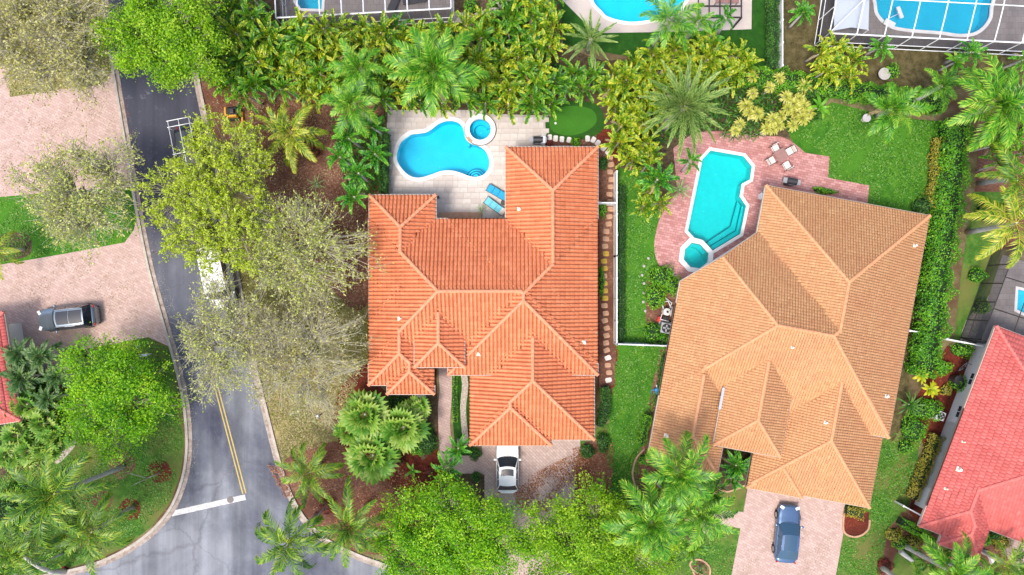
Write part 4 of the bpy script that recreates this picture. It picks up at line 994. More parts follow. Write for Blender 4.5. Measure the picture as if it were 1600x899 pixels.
FR = {
    'coco': [frond_mesh('frond', G['coco'], 3.3, 0.78, 24, R(80 + 20 * k), R(42), 0.08, R(62), R(26), k, 0.75, ribw=0.045) for k in range(5)],
    'yellow': [frond_mesh('frond', G['yellow'], 3.2, 0.80, 22, R(70 + 12 * k), R(36), 0.085, R(62), R(26), 20 + k, 0.7, ribw=0.045) for k in range(5)],
    'royal': [frond_mesh('frond', G['royal'], 3.2, 0.95, 25, R(75 + 12 * k), R(42), 0.085, R(66), R(28), 40 + k, 0.45) for k in range(5)],
    'date': [frond_mesh('frond', G['date'], 3.2, 0.50, 34, R(22 + 8 * k), R(18), 0.055, R(48), R(18), 60 + k, 0.15, vee=0.4, ribw=0.035) for k in range(5)],
    'areca': [frond_mesh('frond', G['areca'], 2.0, 0.52, 13, R(110 + 18 * k), R(62), 0.13, R(50), R(20), 80 + k, 0.35, vee=0.75) for k in range(5)],
    'areca_green': [frond_mesh('frond', G['areca_green'], 2.0, 0.52, 13, R(110 + 18 * k), R(62), 0.13, R(50), R(20), 90 + k, 0.35, vee=0.75) for k in range(5)],
    'small': [frond_mesh('frond', G['small'], 1.7, 0.42, 20, R(100 + 12 * k), R(48), 0.085, R(60), R(24), 100 + k, 0.3, vee=0.55) for k in range(4)],
    'fan': [fan_mesh('fan_leaf', G['fan'], 0.76, 10, R(240), 120 + k, 0.75) for k in range(4)],
    'fan_blue': [fan_mesh('fan_leaf', G['fan_blue'], 0.80, 11, R(240), 130 + k, 0.78) for k in range(4)],
    'fan_dark': [fan_mesh('fan_leaf', G['fan_dark'], 0.85, 11, R(200), 140 + k, 0.8) for k in range(4)],
    'dark': [frond_mesh('frond', G['fan_dark'], 1.7, 0.55, 15, R(85 + 15 * k), R(45), 0.095, R(58), R(24), 145 + k, 0.4, vee=0.4) for k in range(4)],
    'strap': [strap_mesh('leaf', G['strap'], 0.95, 0.085, R(70 + 15 * k), R(60), 150 + k) for k in range(4)],
    'broad': [strap_mesh('leaf', G['royal'], 1.5, 0.34, R(80 + 15 * k), R(55), 160 + k) for k in range(4)],
    'gold': [strap_mesh('leaf', G['gold'], 0.60, 0.10, R(95 + 15 * k), R(52), 170 + k) for k in range(4)],
    'lemon': [strap_mesh('leaf', G['lemon'], 0.85, 0.26, R(85 + 15 * k), R(60), 180 + k) for k in range(4)],
    'grey': [strap_mesh('leaf', G['fan_blue'], 0.9, 0.06, R(40 + 15 * k), R(50), 190 + k) for k in range(4)],
}
FR['dead'] = [frond_mesh('frond', G['litter_pale'], 2.6, 0.5, 16, R(120 + 20 * k), R(20), 0.07, R(45), R(20), 195 + k, 0.6) for k in range(2)]
PITCH = {'coco': (48, -34), 'yellow': (45, -38), 'royal': (55, -30), 'date': (62, -30), 'areca': (20, -30), 'areca_green': (20, -30), 'small': (28, -22), 'fan': (82, -26), 'fan_blue': (84, -26),
         'fan_dark': (50, -25), 'dark': (45, -30), 'strap': (24, -28), 'broad': (25, -25), 'gold': (34, -30), 'lemon': (20, -25), 'grey': (30, -40)}
PR = random.Random(11)
def palm(label, px, py, z, kind, sc=1.0, n=15, base=None, group=None, name='palm_tree', cat='palm tree', tr=0.17, yaw=None, skirt=None):
    C = W(px, py, z)
    if base: B = W(base[0], base[1], 0)
    else: B = Vector((C.x + PR.uniform(-.25, .25), C.y + PR.uniform(-.25, .25), 0))
    root = empty(name, B); tag(root, label, cat, group)
    rel = C - B; mb = MB()
    path = [Vector((0, 0, -0.02))] + [Vector((rel.x * t ** 1.3, rel.y * t ** 1.3, rel.z * t)) for t in (0.25, 0.5, 0.75, 1.0)]
    mb.tube(path, [tr * 1.5, tr * 1.1, tr, tr * 0.95, tr * 0.8], 8); mb.build('trunk' if z > 1.5 else 'stem', M['palm_trunk'], root)
    hi, lo = PITCH[kind]; y0 = PR.uniform(0, 6.28) if yaw is None else yaw
    nm = 'fan_leaf' if kind.startswith('fan') else ('leaf' if kind in ('strap', 'broad', 'gold', 'lemon', 'grey') else 'frond')
    for i in range(n):
        t = (i + 0.5) / n; pt = hi + (lo - hi) * t ** 0.8 + PR.uniform(-8, 8)
        y = y0 + i * 2.39996 + PR.uniform(-.18, .18)
        s = sc * PR.uniform(0.86, 1.1) * (0.72 + 0.28 * min(1, t * 2.2))
        ms = FR[kind]; off = Vector((math.cos(y), math.sin(y), 0)) * 0.06 * sc
        rl = 0.7 if kind.startswith('fan') else 0.3
        if nm == 'frond' and i > n * 0.7 and PR.random() < 0.22: ms = FR['dead']; s *= 0.55 if kind.startswith('areca') or kind in ('small', 'dark') else 0.95
        inst(nm, PR.choice(ms), root, rel + off, (PR.uniform(-rl, rl), -R(pt), y), s)
    return root

# --- leafy masses
def leaf_cloud(P, N, size, rng, aspect=0.55, flat=0.5, elong=None):
    """quads at points P with normals roughly N; returns verts, quads"""
    n = len(P)
    nr = N + rng.normal(0, flat, (n, 3)); nr /= np.linalg.norm(nr, axis=1, keepdims=True) + 1e-9
    r = rng.normal(0, 1, (n, 3)) if elong is None else elong + rng.normal(0, 0.35, (n, 3))
    t = r - nr * np.sum(r * nr, 1, keepdims=True); t /= np.linalg.norm(t, axis=1, keepdims=True) + 1e-9
    b = np.cross(nr, t); L = size * rng.uniform(0.6, 1.3, (n, 1)); Wd = L * aspect
    V = np.stack([P - t * L * .5, P + b * Wd * .5, P + t * L * .5, P - b * Wd * .5], 1).reshape(-1, 3)
    Q = np.arange(n * 4).reshape(n, 4); return V, Q
def segs_mesh(A, B, ra, rb):
    """three sided sticks between points"""
    n = len(A); d = B - A; d /= np.linalg.norm(d, axis=1, keepdims=True) + 1e-9
    up = np.tile(np.array([[0.13, 0.31, 0.94]]), (n, 1)); a = np.cross(d, up); a /= np.linalg.norm(a, axis=1, keepdims=True) + 1e-9; b = np.cross(d, a)
    V = []
    for P, r in ((A, ra), (B, rb)):
        for k in range(3):
            th = 2 * math.pi * k / 3; V.append(P + (a * math.cos(th) + b * math.sin(th)) * r[:, None])
    V = np.stack(V, 1).reshape(-1, 3); base = np.arange(n)[:, None] * 6
    Q = np.concatenate([base + np.array([[k, (k + 1) % 3, 3 + (k + 1) % 3, 3 + k]]) for k in range(3)], 0)
    return V, Q
def tree(label, px, py, z, rx, ry, kind='bright', seed=0, clusters=260, per=50, leaf=0.20, rz=1.9, base=None, twigs=0, bark='bark', name='tree', spreadr=0.34, holes=0.35, group=None, twig_len=0.7, twig_r=0.014):
    """broadleaf tree: forked limbs, leaf clumps at the twig ends, uneven outline with gaps"""
    rng = np.random.default_rng(seed)
    C = W(px, py, z); s = K * (ALT - z) / ALT; ax, ay = rx * s, ry * s
    B = W(base[0], base[1]) if base else Vector((C.x * 0.985, C.y * 0.985, 0))
    root = empty(name, B); tag(root, label, 'tree', group)
    c = np.array(C - B)
    th = rng.uniform(0, 2 * math.pi, clusters * 3); ph = rng.uniform(-0.25, 1, clusters * 3); rr = rng.uniform(0.15, 1, clusters * 3) ** 0.55
    k1 = rng.uniform(0, 6.28, 4)
    lob = 1 + 0.13 * np.sin(3 * th + k1[0]) + 0.10 * np.sin(5 * th + k1[1]) + 0.07 * np.sin(9 * th + k1[2])
    hor = np.sqrt(np.clip(1 - ph ** 2, 0, 1))
    P = np.stack([np.cos(th) * hor * rr * lob * ax, np.sin(th) * hor * rr * lob * ay, ph * rr * rz], 1)
    # gaps: drop clumps where a coarse pattern is low
    f = np.sin(P[:, 0] * 1.7 + k1[0]) * np.sin(P[:, 1] * 1.9 + k1[1]) + 0.6 * np.sin(P[:, 0] * 3.1 + P[:, 1] * 2.3 + k1[2])
    keep = f > np.quantile(f, holes); P = P[keep][:clusters]; n = len(P)
    # limbs: hub points, each clump joined to its nearest hub
    fork = np.array([c[0] * 0.35, c[1] * 0.35, c[2] * 0.45])
    hubs = P[rng.choice(n, 11, replace=False)] * np.array([0.55, 0.55, 0.3]) + c + np.array([0, 0, -0.4])
    A = [np.zeros(3) + [0, 0, -0.02]]; Bn = [fork]; ra = [0.24]; rb = [0.17]
    for h in hubs:
        m = (fork + h) / 2 + rng.normal(0, 0.25, 3); A += [fork, m]; Bn += [m, h]; ra += [0.13, 0.09]; rb += [0.09, 0.055]
    W_ = P + c
    d = np.linalg.norm(W_[:, None] - hubs[None], axis=2); hid = d.argmin(1)
    mid = (W_ + hubs[hid]) / 2 + rng.normal(0, 0.15, (n, 3))
    A = np.concatenate([np.array(A), hubs[hid], mid]); Bn = np.concatenate([np.array(Bn), mid, W_])
    ra = np.concatenate([ra, np.full(n, 0.045), np.full(n, 0.03)]); rb = np.concatenate([rb, np.full(n, 0.03), np.full(n, 0.014)])
    out = W_ - (c + np.array([0, 0, -1.0])); out /= np.linalg.norm(out, axis=1, keepdims=True)
    if twigs:
        T0 = np.repeat(W_ - out * 0.3, twigs, 0) + rng.normal(0, 0.22, (n * twigs, 3))
        T1 = T0 + np.repeat(out, twigs, 0) * twig_len * 0.45 * rng.uniform(0.5, 1.2, (n * twigs, 1)) + rng.normal(0, 0.62 * twig_len, (n * twigs, 3)) * np.array([1, 1, 0.6])
        A = np.concatenate([A, T0]); Bn = np.concatenate([Bn, T1]); ra = np.concatenate([ra, np.full(n * twigs, twig_r)]); rb = np.concatenate([rb, np.full(n * twigs, twig_r * 0.6)])
    V, Q = segs_mesh(A, Bn, ra, rb); inst('trunk', mesh_np('trunk', V, Q, None, M[bark]), root)
    Pl = np.repeat(W_, per, 0) + rng.normal(0, spreadr, (n * per, 3)) * np.array([1, 1, 0.6])
    if twigs:
        idx = rng.integers(0, len(T0), n * per); u = rng.uniform(0.2, 1.1, (n * per, 1)); Pl = T0[idx] * (1 - u) + T1[idx] * u + rng.normal(0, 0.07, (n * per, 3)); el = (T1 - T0)[idx]
    else: el = None
    Nn = np.repeat(out, per, 0) * 0.5 + np.array([0, 0, 0.6])
    V, Q = leaf_cloud(Pl, Nn, leaf, rng, 0.55, 0.6, el)
    tv = np.clip(np.repeat(rng.normal(0.52, 0.20, n), per) + rng.normal(0, 0.15, n * per), 0, 1)
    inst('crown', mesh_np('crown', V, Q, None, G[kind], tv), root)
    return root
def shrub(label, px, py, r, h, kind='hedge', seed=0, n=None, leaf=0.13, name='shrub', group=None, ry=None, cat='shrub', rot=0.0):
    rng = np.random.default_rng(seed + 500); z = h * 0.6; s = K * (ALT - z) / ALT; C = W(px, py, z); a = r * s; b = (ry or r) * s
    root = empty(name, (C.x, C.y, 0), rot); tag(root, label, cat, group)
    n = n or int(min(4500, 240 * a * b * math.pi + 120))
    th = rng.uniform(0, 6.283, n); ph = np.arccos(rng.uniform(0.0, 1, n)); k = rng.uniform(0, 6.28, 3)
    lob = 1 + 0.12 * np.sin(3 * th + k[0]) + 0.1 * np.sin(5 * th + k[1]) + 0.08 * np.sin(4 * ph + 3 * th + k[2])
    rr = rng.uniform(0.82, 1.04, n) * lob
    D = np.stack([np.cos(th) * np.sin(ph), np.sin(th) * np.sin(ph), np.cos(ph)], 1)
    P = D * rr[:, None] * np.array([a, b, h * 0.75]) + np.array([0, 0, h * 0.25])
    V, Q = leaf_cloud(P, D + np.array([0, 0, 0.5]), leaf, rng, 0.6, 0.5)
    inst('foliage', mesh_np('foliage', V, Q, None, G[kind], np.clip(rng.normal(0.5, 0.22, n), 0, 1)), root)
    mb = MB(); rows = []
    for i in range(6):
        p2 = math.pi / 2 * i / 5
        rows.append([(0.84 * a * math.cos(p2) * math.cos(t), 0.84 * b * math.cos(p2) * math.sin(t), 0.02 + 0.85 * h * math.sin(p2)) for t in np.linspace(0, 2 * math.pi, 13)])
    mb.grid(rows); mb.build('shaded_core', M['hedge_core'], root)
    return root
def hedge(label, pts, wpx, h, kind='hedge', seed=0, leaf=0.14, dens=85, name='hedge', group=None, wob=0.15):
    rng = np.random.default_rng(seed + 900)
    path = resample([W2(p[0], p[1], h) for p in pts], 0.4); hw_ = wpx * K * (ALT - h) / ALT / 2
    o = Vector(path[len(path) // 2]); path = [(p[0] - o.x, p[1] - o.y) for p in path]
    root = empty(name, (o.x, o.y, 0)); tag(root, label, 'hedge', group)
    ks = rng.uniform(0, 6.28, 6); Ps = []; Ns = []
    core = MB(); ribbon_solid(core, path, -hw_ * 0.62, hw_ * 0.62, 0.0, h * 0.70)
    for i in range(len(path) - 1):
        a, b = np.array(path[i]), np.array(path[i + 1]); L = np.linalg.norm(b - a); t = (b - a) / L; nn = np.array([-t[1], t[0]])
        m = int(L * (2 * hw_ + 1.6 * h) * dens * 1.7); u = rng.uniform(-0.1, 1.1, m)
        th = rng.uniform(0.0, math.pi, m); c_, s_ = np.cos(th), np.sin(th)     # superelliptic cross-section
        q = np.abs(c_) ** 0.55 * np.sign(c_); zz = np.abs(s_) ** 0.5
        al = (i + u) * 0.4
        lump = 1 + wob * np.sin(al * 2.1 + ks[0]) * np.sin(th * 2 + ks[1]) + wob * 0.8 * np.sin(al * 4.3 + ks[2] + 3 * th) + rng.normal(0, 0.05, m)
        dep = rng.uniform(0.72, 1.0, m) ** 0.5
        P = np.zeros((m, 3)); P[:, :2] = a + np.outer(u * L, t) + np.outer(q * hw_ * lump * dep, nn); P[:, 2] = np.maximum(0.02, h * zz * lump * dep)
        N = np.zeros((m, 3)); N[:, 2] = zz + 0.3; N[:, :2] = np.outer(q * 0.8, nn); Ps.append(P); Ns.append(N)
    P = np.concatenate(Ps); N = np.concatenate(Ns); V, Q = leaf_cloud(P, N, leaf, rng, 0.6, 0.6)
    cl = np.sin(P[:, 0] * 2.1 + ks[0]) * np.sin(P[:, 1] * 1.7 + ks[3]) * 0.14
    inst('foliage', mesh_np('foliage', V, Q, None, G[kind], np.clip(rng.normal(0.5, 0.2, len(P)) + cl, 0, 1)), root)
    core.build('shaded_core', M['hedge_core'], root)
    return root
def scatter(name, label, poly, n, mat, size, seed, z=0.04, mask=None, cat=None):
    rng = np.random.default_rng(seed); pw = polyW(poly); xs = [p[0] for p in pw]; ys = [p[1] for p in pw]
    X = rng.uniform(min(xs), max(xs), n * 2); Y = rng.uniform(min(ys), max(ys), n * 2); k = inside_np(pw, X, Y)
    f = np.sin(X * 0.9 + seed) * np.sin(Y * 1.1 + seed * 2) + 0.7 * np.sin(X * 2.7 - Y * 2.1) + rng.normal(0, 0.5, len(X)); k &= f > (mask if mask is not None else -9)
    X, Y = X[k][:n], Y[k][:n]; P = np.stack([X, Y, np.full(len(X), z) + rng.uniform(0, 0.03, len(X))], 1)
    V, Q = leaf_cloud(P, np.tile([[0, 0, 1.0]], (len(P), 1)), size, rng, 0.55, 0.35)
    o = inst(name, mesh_np(name, V, Q, None, G[mat], np.clip(rng.normal(0.5, 0.25, len(P)), 0, 1))); o['kind'] = 'stuff'; o['label'] = label
    if cat: o['category'] = cat
    return o
def poisson(poly, d, seed, limit=500):
    rng = random.Random(seed); xs = [p[0] for p in poly]; ys = [p[1] for p in poly]; out = []
    for _ in range(limit * 30):
        p = (rng.uniform(min(xs), max(xs)), rng.uniform(min(ys), max(ys)))
        if inside(poly, *p) and all((p[0] - q_[0]) ** 2 + (p[1] - q_[1]) ** 2 > d * d for q_ in out): out.append(p)
    return out

# --- street trees
tree('bright green leafy tree overhanging the street above the parked white van', 258, 52, 6.5, 98, 84, 'leafy', 1, 560, 62, 0.18, 2.2, base=(262, 66))
tree('lime green tree over the pickup with the white ladder rack', 338, 310, 6.0, 106, 126, 'lime', 2, 640, 58, 0.17, 2.2, base=(352, 312), twigs=4, twig_len=0.5, bark='bark')
tree('bright green tree on the corner lawn beside the west driveway', 184, 618, 5.0, 90, 90, 'bright', 3, 500, 56, 0.18, 2.3, base=(215, 610))
tree('bright green leafy tree covering the front of the driveway with the white car', 703, 838, 4.6, 130, 88, 'bright', 4, 720, 62, 0.18, 2.3, base=(712, 815))
tree('yellow green tree between the driveway and the clump of tall palms', 932, 852, 4.8, 124, 92, 'leafy', 5, 600, 60, 0.18, 2.2, base=(925, 825), holes=0.3)
tree('large thin leaved olive grey tree on the north west verge', 74, 54, 7.0, 112, 100, 'olive', 6, 560, 30, 0.18, 2.2, twigs=9, bark='bark_pale', base=(98, 74))
tree('sparse twiggy olive tree between the two pink driveways', 124, 300, 6.0, 92, 92, 'pale_lime', 7, 420, 24, 0.17, 2.0, twigs=7, bark='bark_pale', base=(150, 306), holes=0.4)
tree('pale yellow green tree at the west side of the orange house', 476, 398, 5.5, 100, 94, 'pale_lime', 8, 420, 24, 0.17, 2.1, twigs=6, bark='bark_pale', base=(490, 402), holes=0.3)
tree('grey green feathery tree hanging over the yellow road line', 350, 530, 5.5, 70, 96, 'pale_lime', 9, 340, 17, 0.16, 1.9, twigs=7, bark='bark_pale', base=(398, 545), holes=0.3)
tree('almost bare pale twiggy tree on the dry verge beside the orange house', 470, 555, 5.5, 106, 104, 'olive', 10, 420, 15, 0.15, 2.1, twigs=7, bark='bark_pale', base=(485, 550), holes=0.2, twig_len=0.65, twig_r=0.013)

# --- tall palms
palm('coconut palm with long fronds leaning over the corner lawn', 84, 772, 8.0, 'coco', 1.38, 16, (192, 729))
palm('coconut palm with dark drooping fronds beside the curved kerb', 143, 832, 7.0, 'coco', 1.08, 13, (208, 793))
palm('coconut palm at the kerb end of the corner lawn', 30, 862, 8.0, 'coco', 1.25, 14, (101, 893))
palm('slim palm with upright fronds at the street corner beside the dry verge', 484, 738, 4.0, 'coco', 0.92, 15, (500, 725))
palm('dark green palm arching over the kerb onto the asphalt', 453, 846, 6.5, 'coco', 1.12, 17, (494, 806))
palm('palm with raised fronds on the brown mulch beside the bright tree', 549, 822, 6.0, 'coco', 1.05, 17, (572, 792))
palm('yellowish palm standing alone on the brown mulch west of the pool', 455, 208, 4.0, 'yellow', 1.0, 17, (470, 220))
palm('lush palm at the corner of the pool deck planting', 552, 162, 6.0, 'royal', 0.85, 15)
palm('lush palm with yellow tipped fronds behind the corner palm', 563, 108, 6.0, 'royal', 0.8, 14)
palm('largest light green palm arching over the white pool deck', 678, 110, 7.0, 'royal', 1.22, 20)
palm('stiff grey green palm on the lawn below the north terrace', 923, 62, 4.0, 'date', 0.72, 22, (918, 80))
palm('feathery palm overhanging the bright blue pool of the white terrace', 1046, 36, 6.0, 'royal', 0.85, 13)
palm('narrow young palm between the terrace edge and the lawn', 1091, 36, 4.0, 'royal', 0.45, 10)
palm('low green palm at the edge of the white terrace lawn', 1110, 56, 2.5, 'small', 0.85, 12)
palm('dark little palm beside the pergola', 1133, 28, 3.0, 'small', 0.7, 10)
palm('huge grey green date palm with a dense starburst crown', 1070, 166, 6.5, 'date', 1.14, 44, tr=0.3)
palm('big lush palm at the corner hedge behind the east lawn', 1552, 166, 8.0, 'royal', 1.22, 22, (1490, 190))
palm('light green palm overhanging the back edge of the east lawn', 1392, 172, 4.5, 'royal', 0.88, 14, (1370, 182))
palm('leafy palm below the screen cage beside the big lush palm', 1470, 135, 4.5, 'royal', 0.62, 11)
palm('slender coconut palm with a curved white trunk beyond the bright hedge', 1590, 282, 8.0, 'coco', 0.98, 13, (1529, 287))
palm('yellowing coconut palm with a long pale trunk beyond the bright hedge', 1588, 349, 8.0, 'yellow', 1.1, 13, (1511, 363))
palm('tall feathery palm in front of the tan roofed house', 1062, 738, 7.5, 'royal', 1.08, 17, (1030, 705))
palm('tall feathery palm at the end of the clump above the lime tree', 1018, 816, 7.5, 'royal', 1.12, 17, (993, 775))
palm('feathery palm of the clump beside the entry path', 1096, 800, 6.5, 'royal', 0.95, 15, (1065, 768))
palm('dense palm spreading in front of the coral roof', 1484, 892, 6.0, 'royal', 1.05, 16, (1408, 850))
palm('yellow green palm at the corner of the coral house', 1524, 905, 5.5, 'areca_green', 1.1, 15)
palm('narrow palm by the path of the coral house', 1570, 880, 5.0, 'coco', 0.72, 12)
palm('palm at the south edge beside the coral house path', 1430, 925, 5.0, 'royal', 0.8, 14)
# small palms round the pool deck and entries
for i, (x, y, s) in enumerate([(545, 217, 1.0), (582, 200, 0.9), (586, 241, 0.98), (531, 246, 0.9), (560, 271, 1.05), (553, 308, 1.0)]):
    palm('small bright green palm in the clump between the mulch bed and pool deck', x, y, 4.0, 'small', s * 0.92, 11, group='small palms beside the pool deck', tr=0.08)
palm('small palm beside the garage corner of the orange house', 716, 701, 3.0, 'small', 0.86, 10, tr=0.08)
palm('small palm in front of the entry path of the orange house', 700, 731, 3.0, 'small', 0.90, 10, tr=0.08)
palm('dark green palm beside the areca screen of the pink pool deck', 1027, 281, 4.0, 'small', 1.15, 13, tr=0.09)
palm('small palm reaching over the edge of the turquoise pool', 1078, 252, 3.5, 'small', 0.75, 9, tr=0.08)
palm('grey spiky plant at the edge of the pink pool deck', 1062, 297, 0.9, 'grey', 1.2, 22, name='spiky_plant', cat='plant', tr=0.06)
palm('ferny palm filling the court between the tan roofs', 1150, 728, 2.2, 'small', 0.95, 16, tr=0.09)
palm('low ferny palm in front of the tan entry roof', 1142, 748, 1.8, 'small', 0.8, 14, tr=0.09)
palm('short palm on the bare ground by the shared white fence', 1254, 21, 2.5, 'small', 0.78, 14, tr=0.09)
palm('short bright palm standing against the cage wall', 1377, 74, 2.5, 'small', 0.74, 15, tr=0.09)
palm('young palm near the cage corner above the big lush palm', 1516, 82, 3.0, 'small', 0.8, 13, tr=0.09)
palm('broad leaved plant below the cage wall', 1492, 98, 2.0, 'broad', 0.85, 12, name='broadleaf_plant', cat='plant', tr=0.08)
palm('young palm at the bare bed beside the east cage planter', 1598, 95, 3.0, 'small', 0.8, 12, tr=0.09)
palm('big leaved plant hanging over the edge of the east lawn', 1280, 168, 2.5, 'broad', 0.80, 8, name='broadleaf_plant', cat='plant', tr=0.06)
palm('spiky dark plant against the tan house wall', 1420, 632, 1.2, 'strap', 1.45, 20, name='spiky_plant', cat='plant', tr=0.06)
palm('lemon yellow leafy plant beside the bright hedge end', 1452, 608, 1.4, 'lemon', 1.0, 14, name='leafy_plant', cat='plant', tr=0.06)
palm('lemon yellow leafy plant in front of the coral house wall', 1438, 586, 1.4, 'lemon', 0.9, 12, name='leafy_plant', cat='plant', tr=0.06)
palm('spiky plant on the mulch beside the toppled branch', 495, 287, 0.6, 'grey', 0.9, 14, name='spiky_plant', cat='plant', tr=0.05)
palm('small potted looking palm by the patio step', 752, 328, 0.7, 'grey', 0.62, 14, name='potted_plant', cat='plant', tr=0.05)
palm('yellow leaved palm tip beside the west lawn bed', -4, 392, 3.0, 'yellow', 0.7, 12, tr=0.1)
palm('bare stemmed dark plant between the red mulch patches', 645, 735, 0.9, 'broad', 0.62, 6, name='broadleaf_plant', cat='plant', tr=0.04)
# fan palms
palm('fan palm with bright green leaves beside the red mulch', 570, 648, 3.0, 'fan', 1.4, 32, tr=0.12)
palm('fan palm with yellow edged leaves below the tiled bay', 630, 668, 2.8, 'fan', 1.35, 30, tr=0.12)
palm('biggest fan palm with the densest round crown on the mulch', 582, 712, 2.8, 'fan', 1.45, 36, tr=0.12)
for i, (x, y) in enumerate([(12, 640), (42, 632), (70, 662), (28, 680), (74, 700), (18, 712), (48, 706), (90, 680)]):
    palm('pale fan palm in the dense bed of the west garden', x, y, 2.6, 'fan', 0.9, 18, group='fan palms of the west garden', tr=0.08)
for i, (x, y, s) in enumerate([(38, 590, 1.0), (34, 552, 0.9), (66, 556, 0.9), (92, 588, 0.78), (76, 622, 0.75)]):
    palm('dark green spreading palm between the west driveway and the fan palms', x, y, 3.0, 'dark', s * 1.1, 17, group='dark palms of the west garden', tr=0.09)
# areca screens
polyA = [(325, 30), (400, -10), (425, 44), (560, 44), (712, 50), (750, 24), (800, -10), (872, -10), (868, 60), (852, 100), (862, 165), (800, 172), (720, 160), (620, 168), (520, 150), (470, 150), (400, 140), (335, 125), (318, 70)]
bigp = [(552, 162), (563, 108), (678, 110)]
for i, (x, y) in enumerate(poisson(polyA, 20.5, 5)):
    if any((x - a) ** 2 + (y - b) ** 2 < 24 ** 2 for a, b in bigp): continue
    g = PR.random() < (0.55 if x < 430 or y > 120 or x > 760 else 0.2)
    palm('areca palm in the dense screen behind the white pool deck', x, y, PR.uniform(2.6, 4.0), 'areca_green' if g else 'areca', PR.uniform(0.72, 1.0), PR.randint(10, 13), group='areca screen behind the white pool deck', tr=0.07, name='areca_palm')
polyB = [(945, 125), (985, 95), (1050, 78), (1150, 72), (1165, 110), (1110, 130), (1020, 140), (1010, 195), (1020, 230), (1012, 262), (990, 262), (968, 235), (955, 200), (950, 165)]
for i, (x, y) in enumerate(poisson(polyB, 20, 6)):
    palm('yellow areca palm in the screen between the putting green and pink deck', x, y, PR.uniform(2.4, 3.6), 'areca', PR.uniform(0.75, 0.98), PR.randint(11, 14), group='areca screen beside the putting green', tr=0.07, name='areca_palm')
for i, (x, y) in enumerate([(1012, 300), (1030, 318), (1006, 322)]):
    palm('yellow green clump of small arecas at the lawn edge by the pink deck', x, y, 2.2, 'areca', 0.72, 13, group='arecas at the lawn edge', tr=0.07, name='areca_palm')
for i, (x, y) in enumerate([(868, 128), (896, 118), (926, 122), (884, 138), (912, 140)]):
    palm('green areca palm behind the putting green', x, y, 2.6, 'areca_green', 0.85, 13, group='green arecas behind the putting green', tr=0.07, name='areca_palm')
for i, (x, y) in enumerate([(1280, 85), (1305, 75), (1300, 105), (1330, 95), (1285, 115), (1322, 118)]):
    palm('golden areca palm on the bare ground in front of the screen cage', x, y, 2.6, 'areca', 0.85, 13, group='golden arecas before the cage', tr=0.07, name='areca_palm')
for i, (x, y) in enumerate([(358, 132), (338, 100), (385, 150)]):
    palm('dark arching palm beside the yellow machine', x, y, 3.0, 'areca_green', 0.95, 12, group='arching palms by the machine', tr=0.07, name='areca_palm')
# golden rosettes
for i, (x, y) in enumerate([(650, 225), (885, 235), (800, 320), (650, 370), (1110, 310), (940, 400), (1060, 420), (960, 510), (1100, 480), (590, 480), (690, 550), (540, 640), (770, 680), (880, 650), (1090, 590), (1000, 650), (1140, 540), (830, 600), (620, 545), (1010, 470), (900, 570), (1030, 545), (500, 700), (820, 690)]):
    palm('golden rosette plant in the bed between the pink deck and hedge', 1060 + x / 5.617, 80 + y / 5.617, PR.uniform(1.2, 2.0), 'gold', PR.uniform(0.95, 1.3), 40, group='golden rosette plants', tr=0.05, name='rosette_plant', cat='plant')
for i, x in enumerate((1132, 1146, 1158, 1172, 1183)):
    palm('dark spiky plant along the back edge of the pink deck', x, 210 + (i % 2) * 3, 0.4, 'strap', 0.75, 12, group='dark spiky plants by the deck', tr=0.04, name='spiky_plant', cat='plant')
# hedges and shrubs
hedge('tall bright green hedge between the tan house and the coral house', [(1506, 185), (1500, 260), (1490, 340), (1477, 420), (1468, 500), (1460, 550), (1452, 590)], 44, 2.2, 'hedge', 1, 0.15)
hedge('golden leaved hedge along the east lawn', [(1474, 215), (1470, 270), (1464, 325)], 20, 1.2, 'croton', 2, 0.14)
hedge('green hedge along the back of the lawns in front of the cage', [(1130, 108), (1200, 118), (1290, 130), (1360, 142), (1430, 150), (1480, 160)], 34, 1.5, 'hedge', 3, 0.13)
hedge('narrow dark hedge along the white fence beside the side lawn', [(973, 290), (972, 400), (972, 535)], 12, 0.9, 'hedge_dark', 4, 0.11)
hedge('dark green hedge along the north fence', [(1212, -20), (1212, 50), (1211, 104)], 17, 1.6, 'hedge_dark', 5, 0.13)
hedge('dark hedge between the small palms and white pool deck', [(598, 205), (597, 250), (596, 300)], 15, 1.8, 'hedge_dark', 6, 0.12)
hedge('clipped dark green curved hedge beside the garage side door', [(946, 606), (949, 630), (944, 655), (938, 668)], 17, 1.0, 'hedge_dark', 7, 0.10, 130)
hedge('light green hedge against the white wall of the coral house', [(1470, 682), (1457, 715), (1443, 750), (1431, 782)], 19, 1.0, 'croton', 8, 0.13)
hedge('bright green shrub row below the corner of the coral house', [(1412, 818), (1430, 828), (1450, 840), (1462, 850)], 16, 1.0, 'hedge', 9, 0.13)
hedge('mixed low hedge along the west wall of the tan house', [(1042, 560), (1036, 600), (1030, 630)], 14, 0.8, 'hedge_dark', 10, 0.12)
hedge('green hedge beside the south end of the tan house wall', [(1014, 650), (1008, 675), (1003, 695)], 15, 0.9, 'hedge', 11, 0.12)
hedge('clipped shrub row in the half round bed at the garage', [(1326, 800), (1352, 806)], 18, 0.8, 'croton', 12, 0.11)
hedge('green grass strip hedge beside the entry path of the orange house', [(712, 580), (711, 620), (711, 660)], 9, 0.35, 'hedge', 13, 0.10)
shrub('rounded bright bush beside the spa deck corner', 1036, 432, 22, 1.3, 'hedge', 1, ry=19)
shrub('bright bush on the lawn side of the pool equipment', 1026, 462, 18, 1.2, 'hedge', 2, ry=22)
shrub('bushy shrub between the spa and the tan roof', 1052, 446, 16, 1.2, 'hedge', 21)
shrub('bright bush beside the white fence end at the tan house', 1022, 520, 17, 1.0, 'hedge', 3, ry=18)
